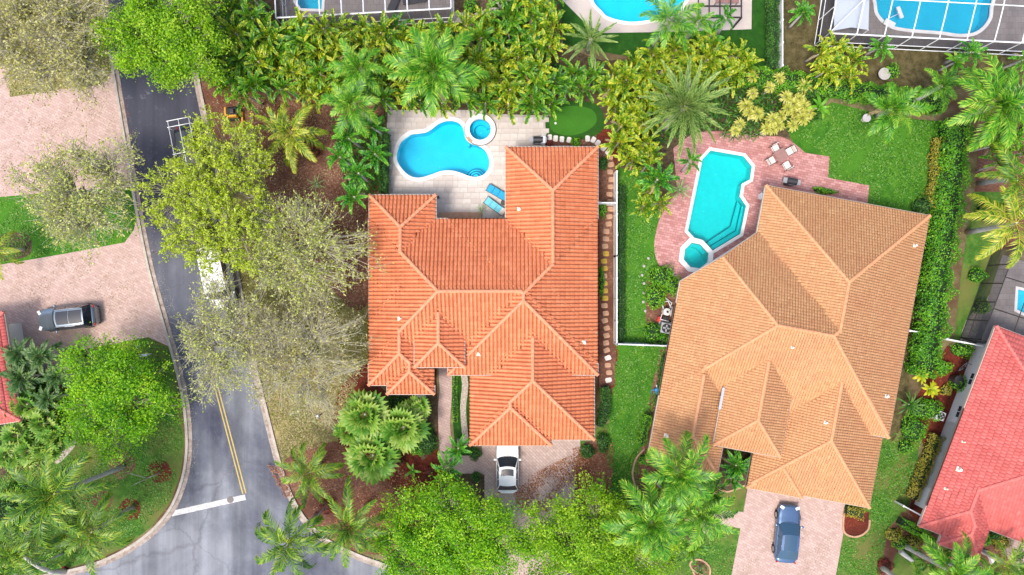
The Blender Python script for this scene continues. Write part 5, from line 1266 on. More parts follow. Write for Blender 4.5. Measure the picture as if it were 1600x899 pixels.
shrub('green bush inside the fence corner at the tan house', 1037, 530, 12, 0.9, 'hedge', 22)
shrub('small clipped shrub by the garage of the orange house', 943, 692, 11, 0.8, 'hedge_dark', 4, ry=17)
shrub('dark shrub at the driveway corner of the orange house', 918, 706, 12, 0.8, 'hedge_dark', 5)
shrub('leafy shrub against the side of the orange house below the fence', 942, 328, 7, 0.8, 'hedge', 6, ry=12)
shrub('grass green shrub strip beside the yellow stepping stones', 940, 440, 5, 0.6, 'hedge', 7, ry=26)
shrub('dark shrub between the pool deck stones and the roof', 942, 255, 9, 0.8, 'hedge_dark', 8, ry=10)
shrub('bright bush at the end of the tall hedge by the tan house', 1432, 672, 20, 1.4, 'hedge', 9, ry=26)
shrub('fresh green bush beside the round air conditioner', 1460, 640, 15, 1.2, 'hedge', 10, ry=18)
shrub('bush between the spiky plant and the bright hedge', 1440, 640, 16, 1.2, 'hedge', 23)
shrub('light green bush by the white fence of the coral house', 1508, 548, 18, 1.2, 'hedge', 11, ry=12)
shrub('small pale shrub on the red mulch by the coral house', 1480, 610, 9, 0.6, 'croton', 12)
shrub('mottled yellow shrub below the corner of the coral house', 1400, 838, 14, 0.8, 'croton', 13, ry=12)
shrub('mottled shrub behind the white garden bench', 1428, 848, 14, 0.8, 'croton', 14, ry=11)
shrub('shrub beside the coral house entry path', 1568, 848, 14, 0.9, 'croton', 15)
shrub('dark shrub under the eaves of the coral house', 1555, 838, 9, 0.8, 'hedge_dark', 16)
shrub('dark shrub on the path bed of the orange house', 668, 690, 16, 1.1, 'hedge_dark', 17, ry=24)
shrub('dark shrub below the tiled bay of the orange house', 618, 628, 18, 1.0, 'hedge_dark', 18, ry=11)
shrub('round dark shrub between path and driveway', 742, 711, 10, 0.8, 'hedge_dark', 19)
shrub('small dark shrub at the foot of the driveway', 744, 746, 8, 0.6, 'hedge_dark', 20)
shrub('shrub mass between the north patio and gravel path', 735, 8, 12, 1.2, 'hedge', 24)
shrub('dark bush at the west end of the north lawn', 868, 110, 16, 1.2, 'hedge_dark', 25)
shrub('clipped shrub strip along the tan house back wall', 1290, 298, 20, 0.7, 'hedge', 26, ry=5, rot=-R(10))
shrub('bush at the north east corner of the tan roof', 1445, 322, 16, 1.2, 'hedge_dark', 27)
shrub('dark clump at the corner of the west driveway', 118, 558, 14, 0.9, 'hedge_dark', 28)
shrub('dark bush at the west edge beside the corner palms', 4, 800, 26, 2.0, 'hedge_dark', 29, ry=36)
shrub('red leaved bush by the grill stones', 858, 224, 5, 0.5, 'redleaf', 30)
shrub('red leaved bush among the white stepping stones', 900, 222, 8, 0.5, 'hedge', 31)
shrub('red leaved plant on the brown mulch west of the pool', 492, 238, 9, 0.5, 'redleaf', 32)
shrub('red shrub between the fan palms and the entry path', 626, 722, 11, 0.4, 'redleaf', 33, ry=7)
shrub('red shrub in front of the entry palms', 672, 736, 11, 0.4, 'redleaf', 34, ry=7)
shrub('orange shrub at the driveway edge near the bright tree', 702, 752, 8, 0.4, 'redleaf', 35, ry=7)
shrub('rusty shrub on the mulch beside the raised frond palm', 512, 790, 13, 0.4, 'redleaf', 36)
palm('spiky little plant inside the round stone ring', 1094, 892, 0.5, 'strap', 0.8, 16, name='spiky_plant', cat='plant', tr=0.05)
shrub('brown spiky clump below the mottled shrubs', 1384, 886, 13, 0.5, 'redleaf', 37)
# litter and grass texture
scatter('leaf_litter', 'rusty dry leaves drifted over the driveway of the orange house', [(820, 745), (905, 705), (925, 720), (905, 780), (860, 800), (815, 800), (800, 770)], 3800, 'litter', 0.13, 1, 0.03, 0.0)
scatter('leaf_litter', 'brown dry leaves strewn over the grass beside the driveway', [(895, 700), (960, 690), (955, 770), (905, 800)], 2600, 'litter', 0.12, 2, 0.03)
scatter('leaf_litter', 'dry leaves over the brown mulch at the street corner', [(455, 710), (560, 690), (690, 770), (640, 850), (560, 862), (490, 810)], 5200, 'litter', 0.13, 3, 0.03, -0.3)
scatter('leaf_litter', 'pale dry leaves on the verge beside the bare tree', [(400, 560), (570, 560), (520, 690), (440, 720)], 6000, 'litter_pale', 0.12, 4, 0.03, -0.6)
scatter('leaf_litter', 'dry leaves over the mulch west of the pool', [(320, 145), (600, 175), (578, 470), (470, 400), (400, 250)], 7000, 'litter', 0.13, 5, 0.03, -0.3)
scatter('leaf_litter', 'leaves washed along the gutter of the corner lawn', [(290, 700), (300, 700), (292, 745), (272, 792), (240, 832), (200, 860), (196, 854), (236, 824), (266, 786), (284, 740)], 900, 'litter', 0.10, 6, 0.03, 0.2)
scatter('leaf_litter', 'dark leaf crumbs along the west edge of the street', [(183, 130), (194, 130), (212, 225), (228, 320), (246, 400), (238, 400), (219, 320), (203, 225)], 900, 'litter', 0.09, 7, 0.02, 0.0)
scatter('leaf_litter', 'dry leaves scattered on the north pink driveway', [(0, 160), (170, 140), (200, 285), (0, 305)], 2200, 'litter_pale', 0.09, 8, 0.03, 0.1)
scatter('leaf_litter', 'dry leaves scattered round the silver car', [(5, 420), (200, 385), (245, 530), (110, 550), (40, 555)], 2400, 'litter_pale', 0.09, 9, 0.03, 0.1)
scatter('leaf_litter', 'leaf crumbs on the driveway with the blue car', [(1250, 800), (1318, 790), (1290, 899), (1150, 899), (1170, 840)], 2400, 'litter_pale', 0.08, 10, 0.03, 0.4)
scatter('leaf_litter', 'orange leaf drift on the kerb by the corner palm', [(418, 725), (442, 730), (458, 775), (446, 778), (430, 750)], 700, 'litter', 0.11, 11, 0.14)

G['grass'] = m_leaf('grass_blade', [(0.02, 0.11, 0.006), (0.06, 0.22, 0.012), (0.10, 0.28, 0.016), (0.20, 0.32, 0.04)], trans=0.2)
G['grass_dry'] = m_leaf('dry_grass_blade', [(0.10, 0.14, 0.02), (0.24, 0.24, 0.05), (0.42, 0.36, 0.14), (0.55, 0.46, 0.24)], trans=0.2)
for i, (lab, poly, n, mt, mk) in enumerate([
    ('short grass of the side lawn between the houses', [(966, 275), (1006, 275), (1028, 330), (1024, 400), (1010, 470), (1010, 520), (1040, 545), (1022, 640), (1005, 700), (990, 790), (962, 790), (948, 720), (960, 600)], 9000, 'grass', -0.5),
    ('short grass of the east back lawn', [(1230, 205), (1300, 165), (1460, 190), (1462, 330), (1358, 318), (1358, 290), (1294, 278), (1296, 245)], 10000, 'grass', -0.5),
    ('short grass of the corner lawn', [(110, 552), (232, 529), (262, 545), (285, 690), (265, 780), (195, 850), (110, 885), (0, 900), (0, 740), (120, 700)], 13000, 'grass', -0.5),
    ('dry grass of the street verge', [(350, 300), (420, 420), (570, 480), (575, 560), (520, 690), (445, 715), (408, 590)], 14000, 'grass_dry', -0.8),
    ('dry grass on the north west verge', [(0, 0), (150, 0), (170, 105), (160, 130), (16, 150), (0, 100)], 6000, 'grass_dry', -0.8),
    ('short grass between the pink driveways', [(0, 312), (204, 294), (210, 355), (195, 377), (0, 412)], 4500, 'grass', -0.5),
    ('short grass beside the tan house garage', [(1362, 700), (1430, 655), (1425, 750), (1385, 830), (1375, 899), (1306, 899), (1320, 840), (1360, 830)], 6000, 'grass', -0.5),
    ('worn grass in front of the tan house', [(905, 800), (990, 700), (1010, 780), (1110, 830), (1155, 830), (1142, 899), (905, 899)], 6000, 'grass', -0.5)]):
    scatter('grass', lab, poly, n, mt, 0.16, 60 + i, 0.035, mk)

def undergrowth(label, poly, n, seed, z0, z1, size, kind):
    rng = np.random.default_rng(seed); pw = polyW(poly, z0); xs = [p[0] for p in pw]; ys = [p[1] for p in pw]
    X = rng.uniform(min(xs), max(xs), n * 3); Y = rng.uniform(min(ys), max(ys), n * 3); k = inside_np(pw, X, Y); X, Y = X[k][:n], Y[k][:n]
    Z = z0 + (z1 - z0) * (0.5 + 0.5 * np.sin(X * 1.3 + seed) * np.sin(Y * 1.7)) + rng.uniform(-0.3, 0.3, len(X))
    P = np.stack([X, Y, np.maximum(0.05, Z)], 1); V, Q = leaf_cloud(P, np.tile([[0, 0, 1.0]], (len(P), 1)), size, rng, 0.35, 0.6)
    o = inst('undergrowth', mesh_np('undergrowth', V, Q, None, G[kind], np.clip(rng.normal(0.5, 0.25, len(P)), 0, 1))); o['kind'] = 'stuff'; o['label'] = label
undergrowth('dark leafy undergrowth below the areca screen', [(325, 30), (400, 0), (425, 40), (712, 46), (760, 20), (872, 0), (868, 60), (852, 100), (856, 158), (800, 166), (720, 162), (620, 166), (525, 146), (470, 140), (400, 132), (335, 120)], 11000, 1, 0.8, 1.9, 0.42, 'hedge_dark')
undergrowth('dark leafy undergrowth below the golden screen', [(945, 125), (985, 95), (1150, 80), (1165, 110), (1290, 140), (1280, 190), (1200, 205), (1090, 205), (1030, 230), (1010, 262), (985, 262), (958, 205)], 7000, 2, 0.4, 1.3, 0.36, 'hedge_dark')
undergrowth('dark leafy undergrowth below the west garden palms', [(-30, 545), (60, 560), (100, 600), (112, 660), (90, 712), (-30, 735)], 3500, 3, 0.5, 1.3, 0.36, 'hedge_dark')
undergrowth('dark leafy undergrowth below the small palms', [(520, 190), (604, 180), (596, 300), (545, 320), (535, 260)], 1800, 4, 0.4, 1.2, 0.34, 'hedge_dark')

palm('fan palm crowding between the biggest fan palm and the bay palms', 606, 690, 2.4, 'fan', 1.0, 22, tr=0.1)
palm('low fan palm at the edge of the red mulch by the verge', 545, 672, 2.0, 'fan', 0.9, 20, tr=0.1)
palm('fan palm leaning toward the speckled boulder', 652, 640, 2.2, 'fan', 0.85, 18, tr=0.1)
G['grit'] = m_leaf('sand_grit', [(0.25, 0.22, 0.19), (0.42, 0.39, 0.35), (0.58, 0.55, 0.50)], trans=0.0)
scatter('road_grit', 'pale grit swept along the west gutter of the street', [(206, 200), (214, 200), (232, 300), (256, 420), (298, 570), (312, 690), (300, 750), (276, 800), (268, 790), (290, 740), (298, 690), (288, 610), (240, 420)], 5200, 'grit', 0.06, 12, 0.014, -0.2)
scatter('road_grit', 'pale grit along the east gutter of the street', [(312, 150), (318, 150), (352, 300), (400, 560), (436, 720), (430, 722), (392, 560)], 2200, 'grit', 0.055, 13, 0.014, 0.0)

# fuller planting at the lot corners
for i, (x, y, k, sc) in enumerate([(8, 850, 'areca_green', 1.0), (40, 800, 'areca_green', 0.9), (62, 880, 'areca_green', 0.85), (14, 895, 'areca_green', 1.0)]):
    palm('green arching palm filling the corner below the leaning coconut palms', x, y, 2.6, k, sc, 13, group='corner filler palms', tr=0.07, name='areca_palm')
for i, (x, y) in enumerate([(1545, 230), (1575, 215), (1560, 255), (1598, 240), (1550, 205), (1592, 200)]):
    palm('green arching palm below the big lush palm beyond the hedge', x, y, 2.6, 'areca_green', 0.95, 13, group='filler palms beyond the hedge', tr=0.07, name='areca_palm')
for i, (x, y) in enumerate([(1450, 875), (1470, 862), (1540, 890), (1590, 885), (1500, 865)]):
    palm('green arching palm in the front bed of the coral house', x, y, 2.0, 'areca_green', 0.85, 12, group='filler palms before the coral house', tr=0.07, name='areca_palm')
for i, (x, y) in enumerate([(1040, 770), (1080, 850), (1000, 850), (1060, 805), (1110, 770)]):
    palm('green arching palm at the foot of the tall feathery palm clump', x, y, 3.2, 'areca_green', 0.95, 13, group='palms at the foot of the clump', tr=0.07, name='areca_palm')
for i, (x, y, r, k, lab) in enumerate([(1500, 600, 13, 'hedge', 'green bush against the white wall between the windows'), (1478, 575, 12, 'hedge', 'green bush where the tall hedge meets the red mulch'), (1545, 330, 16, 'hedge_dark', 'dark bush between the two pale palm trunks'),
        (1530, 430, 13, 'hedge', 'bush on the grass beside the dark screen cage'), (1538, 480, 12, 'hedge', 'bush by the gravel at the dark screen cage'), (1418, 700, 11, 'hedge', 'small bush on the lawn edge below the spiky plant'),
        (1408, 850, 11, 'hedge', 'green bush behind the pale stone bench'), (1540, 845, 10, 'hedge', 'green bush at the curved white wall'), (652, 702, 12, 'hedge', 'leafy bush at the edge of the entry path bed'),
        (1008, 720, 9, 'hedge', 'bright bush inside the curved pink edging'), (20, 770, 18, 'hedge', 'leafy bush below the west garden fan palms'), (1395, 110, 12, 'hedge', 'bush on the bare ground beside the bird bath'), (1580, 118, 14, 'hedge', 'bush on the bare ground at the cage planter')]):
    shrub(lab, x, y, r, 1.0, k, 60 + i)
scatter('leaf_litter', 'pale dry leaves over the brown bed west of the house', [(325, 150), (520, 155), (575, 330), (570, 470), (500, 430), (430, 330), (400, 250)], 5000, 'litter_pale', 0.13, 14, 0.035, -0.2)
# ------------------------------------------------------------------ fences, cages, furniture, vehicles
M['vinyl'] = m_plain('white_vinyl', (0.78, 0.79, 0.80), 0.45, var=0.04)
M['alu_white'] = m_plain('white_aluminium', (0.80, 0.81, 0.82), 0.4)
M['alu_bronze'] = m_plain('bronze_aluminium', (0.035, 0.028, 0.026), 0.4)
M['screen'] = m_screen('insect_screen', dens=0.22)
M['screen_side'] = m_screen('insect_screen_wall', dens=0.55)
M['black'] = m_plain('black_plastic', (0.012, 0.012, 0.014), 0.5)
M['dark_grey'] = m_plain('dark_metal', (0.05, 0.05, 0.055), 0.45, 0.3)
M['grey'] = m_plain('grey_metal', (0.35, 0.36, 0.38), 0.45, 0.2)
M['concrete'] = m_plain('concrete', (0.42, 0.40, 0.37), 0.9, var=0.15)
M['cushion'] = m_plain('blue_cushion', (0.02, 0.34, 0.60), 0.85, var=0.1)
M['cushion_pale'] = m_plain('aqua_cushion', (0.16, 0.55, 0.66), 0.85, var=0.1)
M['canvas'] = m_plain('beige_sling', (0.72, 0.66, 0.60), 0.85)
M['wood_dark'] = m_plain('brown_table', (0.28, 0.15, 0.13), 0.5, var=0.15)
M['sail'] = m_plain('shade_sail', (0.62, 0.69, 0.78), 0.85)
M['digger'] = m_plain('machine_yellow', (0.70, 0.33, 0.02), 0.5, var=0.15)
M['rubber'] = m_plain('rubber', (0.018, 0.018, 0.018), 0.85)
M['blue_plastic'] = m_plain('blue_plastic', (0.03, 0.30, 0.62), 0.4)
M['red_plastic'] = m_plain('red_plastic', (0.55, 0.03, 0.02), 0.4)

def fence(label, pts, h=1.6, mat='vinyl'):
    P = [Vector(W2(p[0], p[1], h)) for p in pts]; o = P[0]; root = empty('fence', (o.x, o.y, 0)); tag(root, label, 'fence')
    for a, b in zip(P[:-1], P[1:]):
        L = (b - a).length; n = max(1, round(L / 1.9)); d = (b - a) / L; rz = math.atan2(d.y, d.x)
        for k in range(n):
            c = a + d * (L * (k + 0.5) / n) - o; w = L / n - 0.12
            mb = MB(); mb.box((0, 0, h / 2), (w, 0.04, h - 0.16))
            mb.box((0, 0, h - 0.05), (w, 0.09, 0.10)); mb.box((0, 0, 0.09), (w, 0.07, 0.12)); mb.build('panel', M[mat], root, (c.x, c.y, 0), rz)
        for k in range(n + 1):
            c = a + d * (L * k / n) - o; mb = MB(); mb.box((0, 0, h / 2), (0.13, 0.13, h)); mb.box((0, 0, h + 0.05), (0.17, 0.17, 0.06), 0, 0, 0.6); mb.build('post', M[mat], root, (c.x, c.y, 0), rz)
    return root
fence('long white panel fence between the orange house path and the side lawn', [(964, 268), (964, 400), (964, 538), (1046, 541)])
fence('short white fence across the stepping stone path', [(937, 317), (961, 317)])
fence('white fence between the two northern lots', [(1223, -40), (1223, 102)])
fence('white fence at the end of the coral house terrace', [(1480, 530), (1535, 541)], 1.4)
fence('low white wall piece below the corner of the coral house', [(1412, 791), (1440, 806)], 1.2)
fence('thin white gate between the tan house and the tall hedge', [(1422, 517), (1436, 519)], 1.3)

fence('low dark metal fence between the tan house and the tall hedge', [(1470, 330), (1452, 420), (1438, 500)], 1.1, 'alu_bronze')

def cage(label, corners, h, roof_rows, roof_cols, mat, screen, wall_cols, r=0.045, dome=0.0, walls=(0,)):
    """pool screen enclosure; corners in world metres in order south-west, south-east, north-east, north-west"""
    c = [Vector(p) for p in corners]; o = c[0]; root = empty('pool_cage', (o.x, o.y, 0)); tag(root, label, 'pool cage')
    def pt(u, v, z=None):
        a = c[0].lerp(c[1], u); b = c[3].lerp(c[2], u); p = a.lerp(b, v) - o
        return Vector((p.x, p.y, h + dome * math.sin(math.pi * min(1, v)) if z is None else z))
    for i in range(roof_cols + 1):
        mb = MB(); mb.tube([pt(i / roof_cols, v) for v in np.linspace(0, 1, 7)], r, 4, smooth=False); mb.build('beam', mat, root)
    for j in range(roof_rows + 1):
        mb = MB(); mb.tube([pt(u, j / roof_rows) for u in np.linspace(0, 1, 5)], r * (1.3 if j in (0, roof_rows) else 1), 4, smooth=False); mb.build('beam', mat, root)
    for side in walls:
        for i in range(wall_cols[side] + 1):
            t = i / wall_cols[side]; uv = [(t, 0), (1, t), (t, 1), (0, t)][side]
            mb = MB(); mb.tube([pt(*uv, 0.0), pt(*uv, h)], r, 4, smooth=False); mb.build('post', mat, root)
        a, b = [((0, 0), (1, 0)), ((1, 0), (1, 1)), ((0, 1), (1, 1)), ((0, 0), (0, 1))][side]
        mb = MB(); mb.tube([pt(*a, 0.9), pt(*b, 0.9)], r * 0.8, 4, smooth=False); mb.tube([pt(*a, 0.06), pt(*b, 0.06)], r * 0.9, 4, smooth=False); mb.build('rail', mat, root)
        mb = MB(); mb.add([pt(*a, 0.05), pt(*b, 0.05), pt(*b, h), pt(*a, h)], [(0, 1, 2, 3)]); mb.build('screen', M['screen_side'], root)
    rows = [[pt(u, v) - Vector((0, 0, 0.01)) for u in np.linspace(0, 1, 5)] for v in np.linspace(0, 1, 7)]
    mb = MB(); mb.grid(rows); mb.build('screen', screen, root)
    return root, pt
cg, pt = cage('white framed screen cage over the large blue pool', [W2(1296, 52, 2.7), W2(1640, 69, 2.7), W2(1665, -90, 2.7), W2(1322, -110, 2.7)], 2.7, 3, 8, M['alu_white'], M['screen'], [8, 4, 8, 4], 0.05, 0.5, (0, 3))
# sloped bay of that cage: braces
for a, b in (((0.0, 0.0), (0.125, 0.33)), ((0.875, 0.0), (1.0, 0.33)), ((0.80, 0.0), (0.80, 0.0))):
    if a != b:
        mb = MB(); mb.tube([pt(*a), pt(*b)], 0.04, 4, smooth=False); mb.build('brace', M['alu_white'], cg)
mb = MB(); pts = [W(1303, 48, 2.0), W(1330, 43, 2.1), W(1357, 47, 2.0), W(1360, -60, 2.1), W(1306, -60, 2.0)]
o = pts[0]; mb.add([p - Vector((o.x, o.y, 0)) for p in pts] + [p - Vector((o.x, o.y, 0.03)) for p in pts], [(0, 1, 2, 3, 4), (9, 8, 7, 6, 5)] + [(i, (i + 1) % 5, 5 + (i + 1) % 5, 5 + i) for i in range(5)])
s_ = mb.build('shade_sail', M['sail'], None, (o.x, o.y, 0)); tag(s_, 'pale blue shade sail stretched inside the white framed cage', 'shade sail')
def sail_posts():
    for i, p in enumerate((pts[0], pts[2])):
        q_ = p - Vector((o.x, o.y, 0)); m2 = MB(); m2.tube([Vector((q_.x, q_.y, 0.0)), Vector((q_.x, q_.y, q_.z))], 0.04, 6); m2.build('post', M['alu_white'], s_)
sail_posts()
cage('white framed screen cage above the dense areca screen', [W2(431, 28, 2.7), W2(705, 13, 2.7), W2(702, -90, 2.7), W2(425, -90, 2.7)], 2.7, 3, 8, M['alu_white'], M['screen'], [8, 3, 8, 3], 0.05, 0.0, (0, 1, 3))
cage('dark bronze screen cage over the terrace behind the coral roof', [W2(1521, 530, 1.6), W2(1640, 570, 1.6), W2(1690, 420, 1.6), W2(1575, 385, 1.6)], 2.6, 3, 3, M['alu_bronze'], M['screen'], [3, 4, 3, 5], 0.045, 0.0, (3, 0))

def pergola():
    c = W(1128, 8, 0); root = empty('pergola', (c.x, c.y, 0)); tag(root, 'dark open pergola frame on the white terrace', 'pergola')
    w, d, h = 3.2, 3.0, 2.5; cx0 = W(1091, 28, h).x - c.x; y0 = W(1091, 28, h).y - c.y; cx1 = W(1158, 28, h).x - c.x
    for x in (cx0, cx1):
        for y in (y0, y0 + 3.4):
            mb = MB(); mb.box((x, y, h / 2), (0.12, 0.12, h)); mb.build('post', M['alu_bronze'], root)
    for y in (y0, y0 + 0.9, y0 + 3.4): mb = MB(); mb.box(((cx0 + cx1) / 2, y, h + 0.06), (cx1 - cx0 + 0.12, 0.10, 0.12)); mb.build('beam', M['alu_bronze'], root)
    for k in range(5): mb = MB(); mb.box((cx0 + (cx1 - cx0) * k / 4, y0 + 1.7, h + 0.063), (0.09, 3.5, 0.11)); mb.build('beam', M['alu_bronze'], root)
pergola()
def bench_table(label, px, py, w, d, h, mat, rz=0, name='table', z0=0.03):
    c = W(px, py); root = empty(name, (c.x, c.y, z0), rz); tag(root, label, 'table')
    mb = MB(); mb.box((0, 0, h - 0.03), (w, d, 0.05)); mb.build('table_top', mat, root, bevel=0.01)
    for sx in (-1, 1):
        for sy in (-1, 1): mb = MB(); mb.box((sx * (w / 2 - 0.07), sy * (d / 2 - 0.07), (h - 0.05) / 2), (0.06, 0.06, h - 0.05)); mb.build('leg', mat, root)
    return root
bench_table('brown dining table under the pergola on the white terrace', 1132, 2, 1.9, 0.9, 0.74, M['wood_dark'])
bench_table('square brown table on the pink pool deck among four chairs', 1215.5, 245, 0.95, 0.95, 0.73, M['wood_dark'], R(29), z0=0.03)
def chair(px, py, rz, label):
    c = W(px, py); root = empty('patio_chair', (c.x, c.y, 0.03), rz); tag(root, label, 'chair', 'beige chairs round the deck table')
    mb = MB(); mb.grid([[(x, y, 0.40 + 0.03 * abs(x) * 2) for x in (-.28, -.1, .1, .28)] for y in (-.30, -.1, .1, .26)]); mb.grid([[(x, y, 0.385) for x in (-.28, .28)] for y in (-.30, .26)], flip=True); mb.build('seat', M['canvas'], root)
    mb = MB(); mb.box((0, 0.33, 0.66), (0.56, 0.05, 0.52)); b = mb.build('backrest', M['canvas'], root)
    for s in (-1, 1):
        mb = MB(); mb.tube([(s * .30, -.30, 0), (s * .30, -.30, .6), (s * .30, .34, .64)], 0.02, 6); mb.build('armrest', M['alu_bronze'], root)
        mb = MB(); mb.tube([(s * .30, .36, 0), (s * .30, .32, .5), (s * .30, .37, .95)], 0.02, 6); mb.build('leg', M['alu_bronze'], root)
    mb = MB(); mb.tube([(-.30, .37, .95), (.30, .37, .95)], 0.02, 6); mb.build('back_rail', M['alu_bronze'], root)
for px, py, rz in ((1208.5, 234, 29), (1230, 238.5, 29 - 90), (1226, 260.5, 29 + 180), (1202, 253, 29 + 90)):
    chair(px, py, R(rz), 'beige sling patio chair at the square brown table on the pink deck')
def lounger(label, px, py, rz, mat, matb):
    c = W(px, py); root = empty('sun_lounger', (c.x, c.y, 0.05), rz); tag(root, label, 'sun lounger')
    mb = MB()
    for s in (-1, 1): mb.box((0, s * 0.31, 0.28), (1.9, 0.05, 0.07))
    for x in (-.9, .9): mb.box((x, 0, 0.28), (0.05, 0.60, 0.06))
    mb.build('frame', M['dark_grey'], root)
    for sx in (-.8, .8):
        for sy in (-.29, .29): mb = MB(); mb.box((sx, sy, 0.125), (0.05, 0.05, 0.25)); mb.build('leg', M['dark_grey'], root)
    for k in range(3): mb = MB(); mb.box((0.62 - k * 0.52, 0, 0.365), (0.50, 0.60, 0.10)); mb.build('cushion', mat, root, bevel=0.025)
    mb = MB(); mb.box((-0.80, 0, 0.46), (0.36, 0.60, 0.10)); mb.build('headrest', matb, root, bevel=0.025)
lounger('bright blue lounger tucked under the eaves by the pool', 777, 302, R(180 - 30), M['cushion'], M['cushion'])
lounger('aqua lounger with a pale head cushion on the white deck', 773, 323, R(180 - 36), M['cushion_pale'], M['canvas'])
mb = MB(); p = W(787, 318); mb.cyl((0, 0), 0.24, 0.46, 0.50, 20); mb.cyl((0, 0), 0.03, 0.02, 0.46, 8); mb.cyl((0, 0), 0.18, 0.0, 0.03, 16)
tag(mb.build('side_table', M['dark_grey'], None, (p.x, p.y, 0.05)), 'small round dark side table beside the loungers', 'side table')
mb = MB(); p = W(676, 309)
for k in range(5): mb.cyl((0.22 * k - 0.4, 0.04 * (k % 2)), 0.09, 0.0, 0.2 + 0.03 * k, 10, r1=0.11)
tag(mb.build('potted_plants_tray', M['dark_grey'], None, (p.x, p.y, 0.05)), 'dark little pots on the white deck at the roof corner', 'pots')
# barbecue grills
def grill(label, px, py, rz):
    c = W(px, py); root = empty('barbecue_grill', (c.x, c.y, 0.04), rz); tag(root, label, 'grill')
    mb = MB(); mb.box((0, 0, 0.42), (0.75, 0.5, 0.8)); mb.build('cart', M['black'], root)
    rows = [[(x, 0.27 * math.cos(a), 0.82 + 0.26 * math.sin(a)) for x in (-.38, .38)] for a in np.linspace(0, math.pi, 9)]
    mb = MB(); mb.grid(rows); mb.add([r[0] for r in rows], [list(range(9))]); mb.add([r[1] for r in rows], [list(range(9))[::-1]]); mb.build('lid', M['dark_grey'], root)
    for s in (-1, 1): mb = MB(); mb.box((s * 0.55, 0, 0.80), (0.32, 0.44, 0.03)); mb.build('side_shelf', M['grey'], root)
    mb = MB(); mb.tube([(-.28, -.33, .92), (.28, -.33, .92)], 0.018, 6); mb.build('handle', M['grey'], root)
grill('black lidded grill at the edge of the white pool deck', 840, 222, 0)
grill('black grill on the pink deck against the tan roof', 1231, 286, -R(10))
mb = MB(); p = W(848, 222); mb.box((0, 0, 0.45), (0.35, 0.6, 0.9)); tag(mb.build('utility_cabinet', M['vinyl'], None, (p.x, p.y, 0.04)), 'narrow white cabinet beside the lidded grill', 'cabinet')
# patio step planter
mb = MB(); a, b = W(686, 330), W(752, 344); mb.box(((b.x - a.x) / 2, (b.y - a.y) / 2, 0.10), (b.x - a.x, 0.5, 0.18)); pl = mb.build('planter', M['stone_tan'], None, (a.x, a.y, 0.02)); tag(pl, 'long low planter strip under the eaves of the patio', 'planter')
# pool equipment and air conditioners
def aircon(label, px, py, s=0.8, rz=0, round_=False):
    c = W(px, py, 0.8); root = empty('air_conditioner', (c.x, c.y, 0.02), rz); tag(root, label, 'air conditioner')
    mb = MB(); mb.box((0, 0, 0.05), (s + 0.2, s + 0.2, 0.1)); mb.build('pad', M['concrete'], root)
    mb = MB(); mb.box((0, 0, 0.46), (s, s, 0.72)); mb.build('casing', M['grey'] if not round_ else M['vinyl'], root, bevel=0.03)
    mb = MB(); mb.cyl((0, 0), s * 0.44, 0.82, 0.835, 24); mb.build('fan_well', M['black'], root)
    for k in range(4): mb = MB(); mb.box((0.17 * s * math.cos(k * 1.57), 0.17 * s * math.sin(k * 1.57), 0.842), (0.34 * s, 0.12, 0.012), k * 1.57); mb.build('fan_blade', M['grey'], root)
    mb = MB(); mb.cyl((0, 0), 0.08, 0.835, 0.86, 12); mb.build('hub', M['dark_grey'], root)
aircon('square grey air conditioner against the tan house by the bushes', 1041, 513, 0.85, -R(10))
aircon('white cased air conditioner in the bed of the coral house', 1470, 650, 0.7, -R(21), True)
def equipment():
    c = W(1039, 487); root = empty('pool_pump', (c.x, c.y, 0.02), -R(10)); tag(root, 'pool pump with filter tank and white pipes by the tan wall', 'pool pump')
    mb = MB(); mb.cyl((0, 0), 0.30, 0.0, 0.8, 20); mb.cyl((0, 0), 0.30, 0.8, 0.9, 20, r1=0.15); mb.build('filter_tank', M['canvas'], root)
    mb = MB(); mb.cyl((0, 0), 0.10, 0.9, 0.94, 12); mb.build('tank_lid', M['black'], root)
    mb = MB(); mb.box((0.1, -0.55, 0.2), (0.5, 0.3, 0.3)); mb.build('pump_motor', M['black'], root)
    for path in ([(-.3, .2, .5), (-.45, .7, .5), (0, .9, .5), (.3, .4, .5)], [(.25, .1, .3), (.35, .8, .3), (-.2, 1.1, .3)], [(-.3, -.2, .4), (-.35, -.7, .4), (.35, -.75, .4)], [(.45, -.3, .3), (.45, .5, .3)]):
        mb = MB(); mb.tube(path, 0.04, 6); mb.build('pipe', M['vinyl'], root)
equipment()
mb = MB(); p = W(1028, 500); mb.cyl((0, 0), 0.14, 0, 0.35, 12); mb.box((0.05, 0.18, 0.15), (0.2, 0.2, 0.3), 0.3)
tag(mb.build('garden_canister', M['red_plastic'], None, (p.x, p.y, 0.02)), 'small red canister beside the pool pump', 'canister')
def hose_reel():
    c = W(1026, 610); root = empty('hose_reel', (c.x, c.y, 0.02), R(10)); tag(root, 'blue hose reel box against the west wall of the tan house', 'hose reel')
    mb = MB(); mb.box((0, 0, 0.3), (0.40, 0.5, 0.55)); mb.build('box', M['blue_plastic'], root, bevel=0.05)
    mb = MB(); mb.tube([(-.2, .1, .3), (-.45, .1, .1), (-.5, -.2, .05)], 0.025, 6); mb.build('hose', M['blue_plastic'], root)
    mb = MB(); mb.box((0.0, 0.36, 0.3), (0.08, 0.25, 0.06)); mb.build('bracket', M['vinyl'], root)
hose_reel()
mb = MB(); p = W(1497, 594, 0.8); mb.cyl((0, 0), 0.32, 0.0, 0.85, 24, r1=0.36); mb.cyl((0, 0), 0.38, 0.85, 0.93, 24)
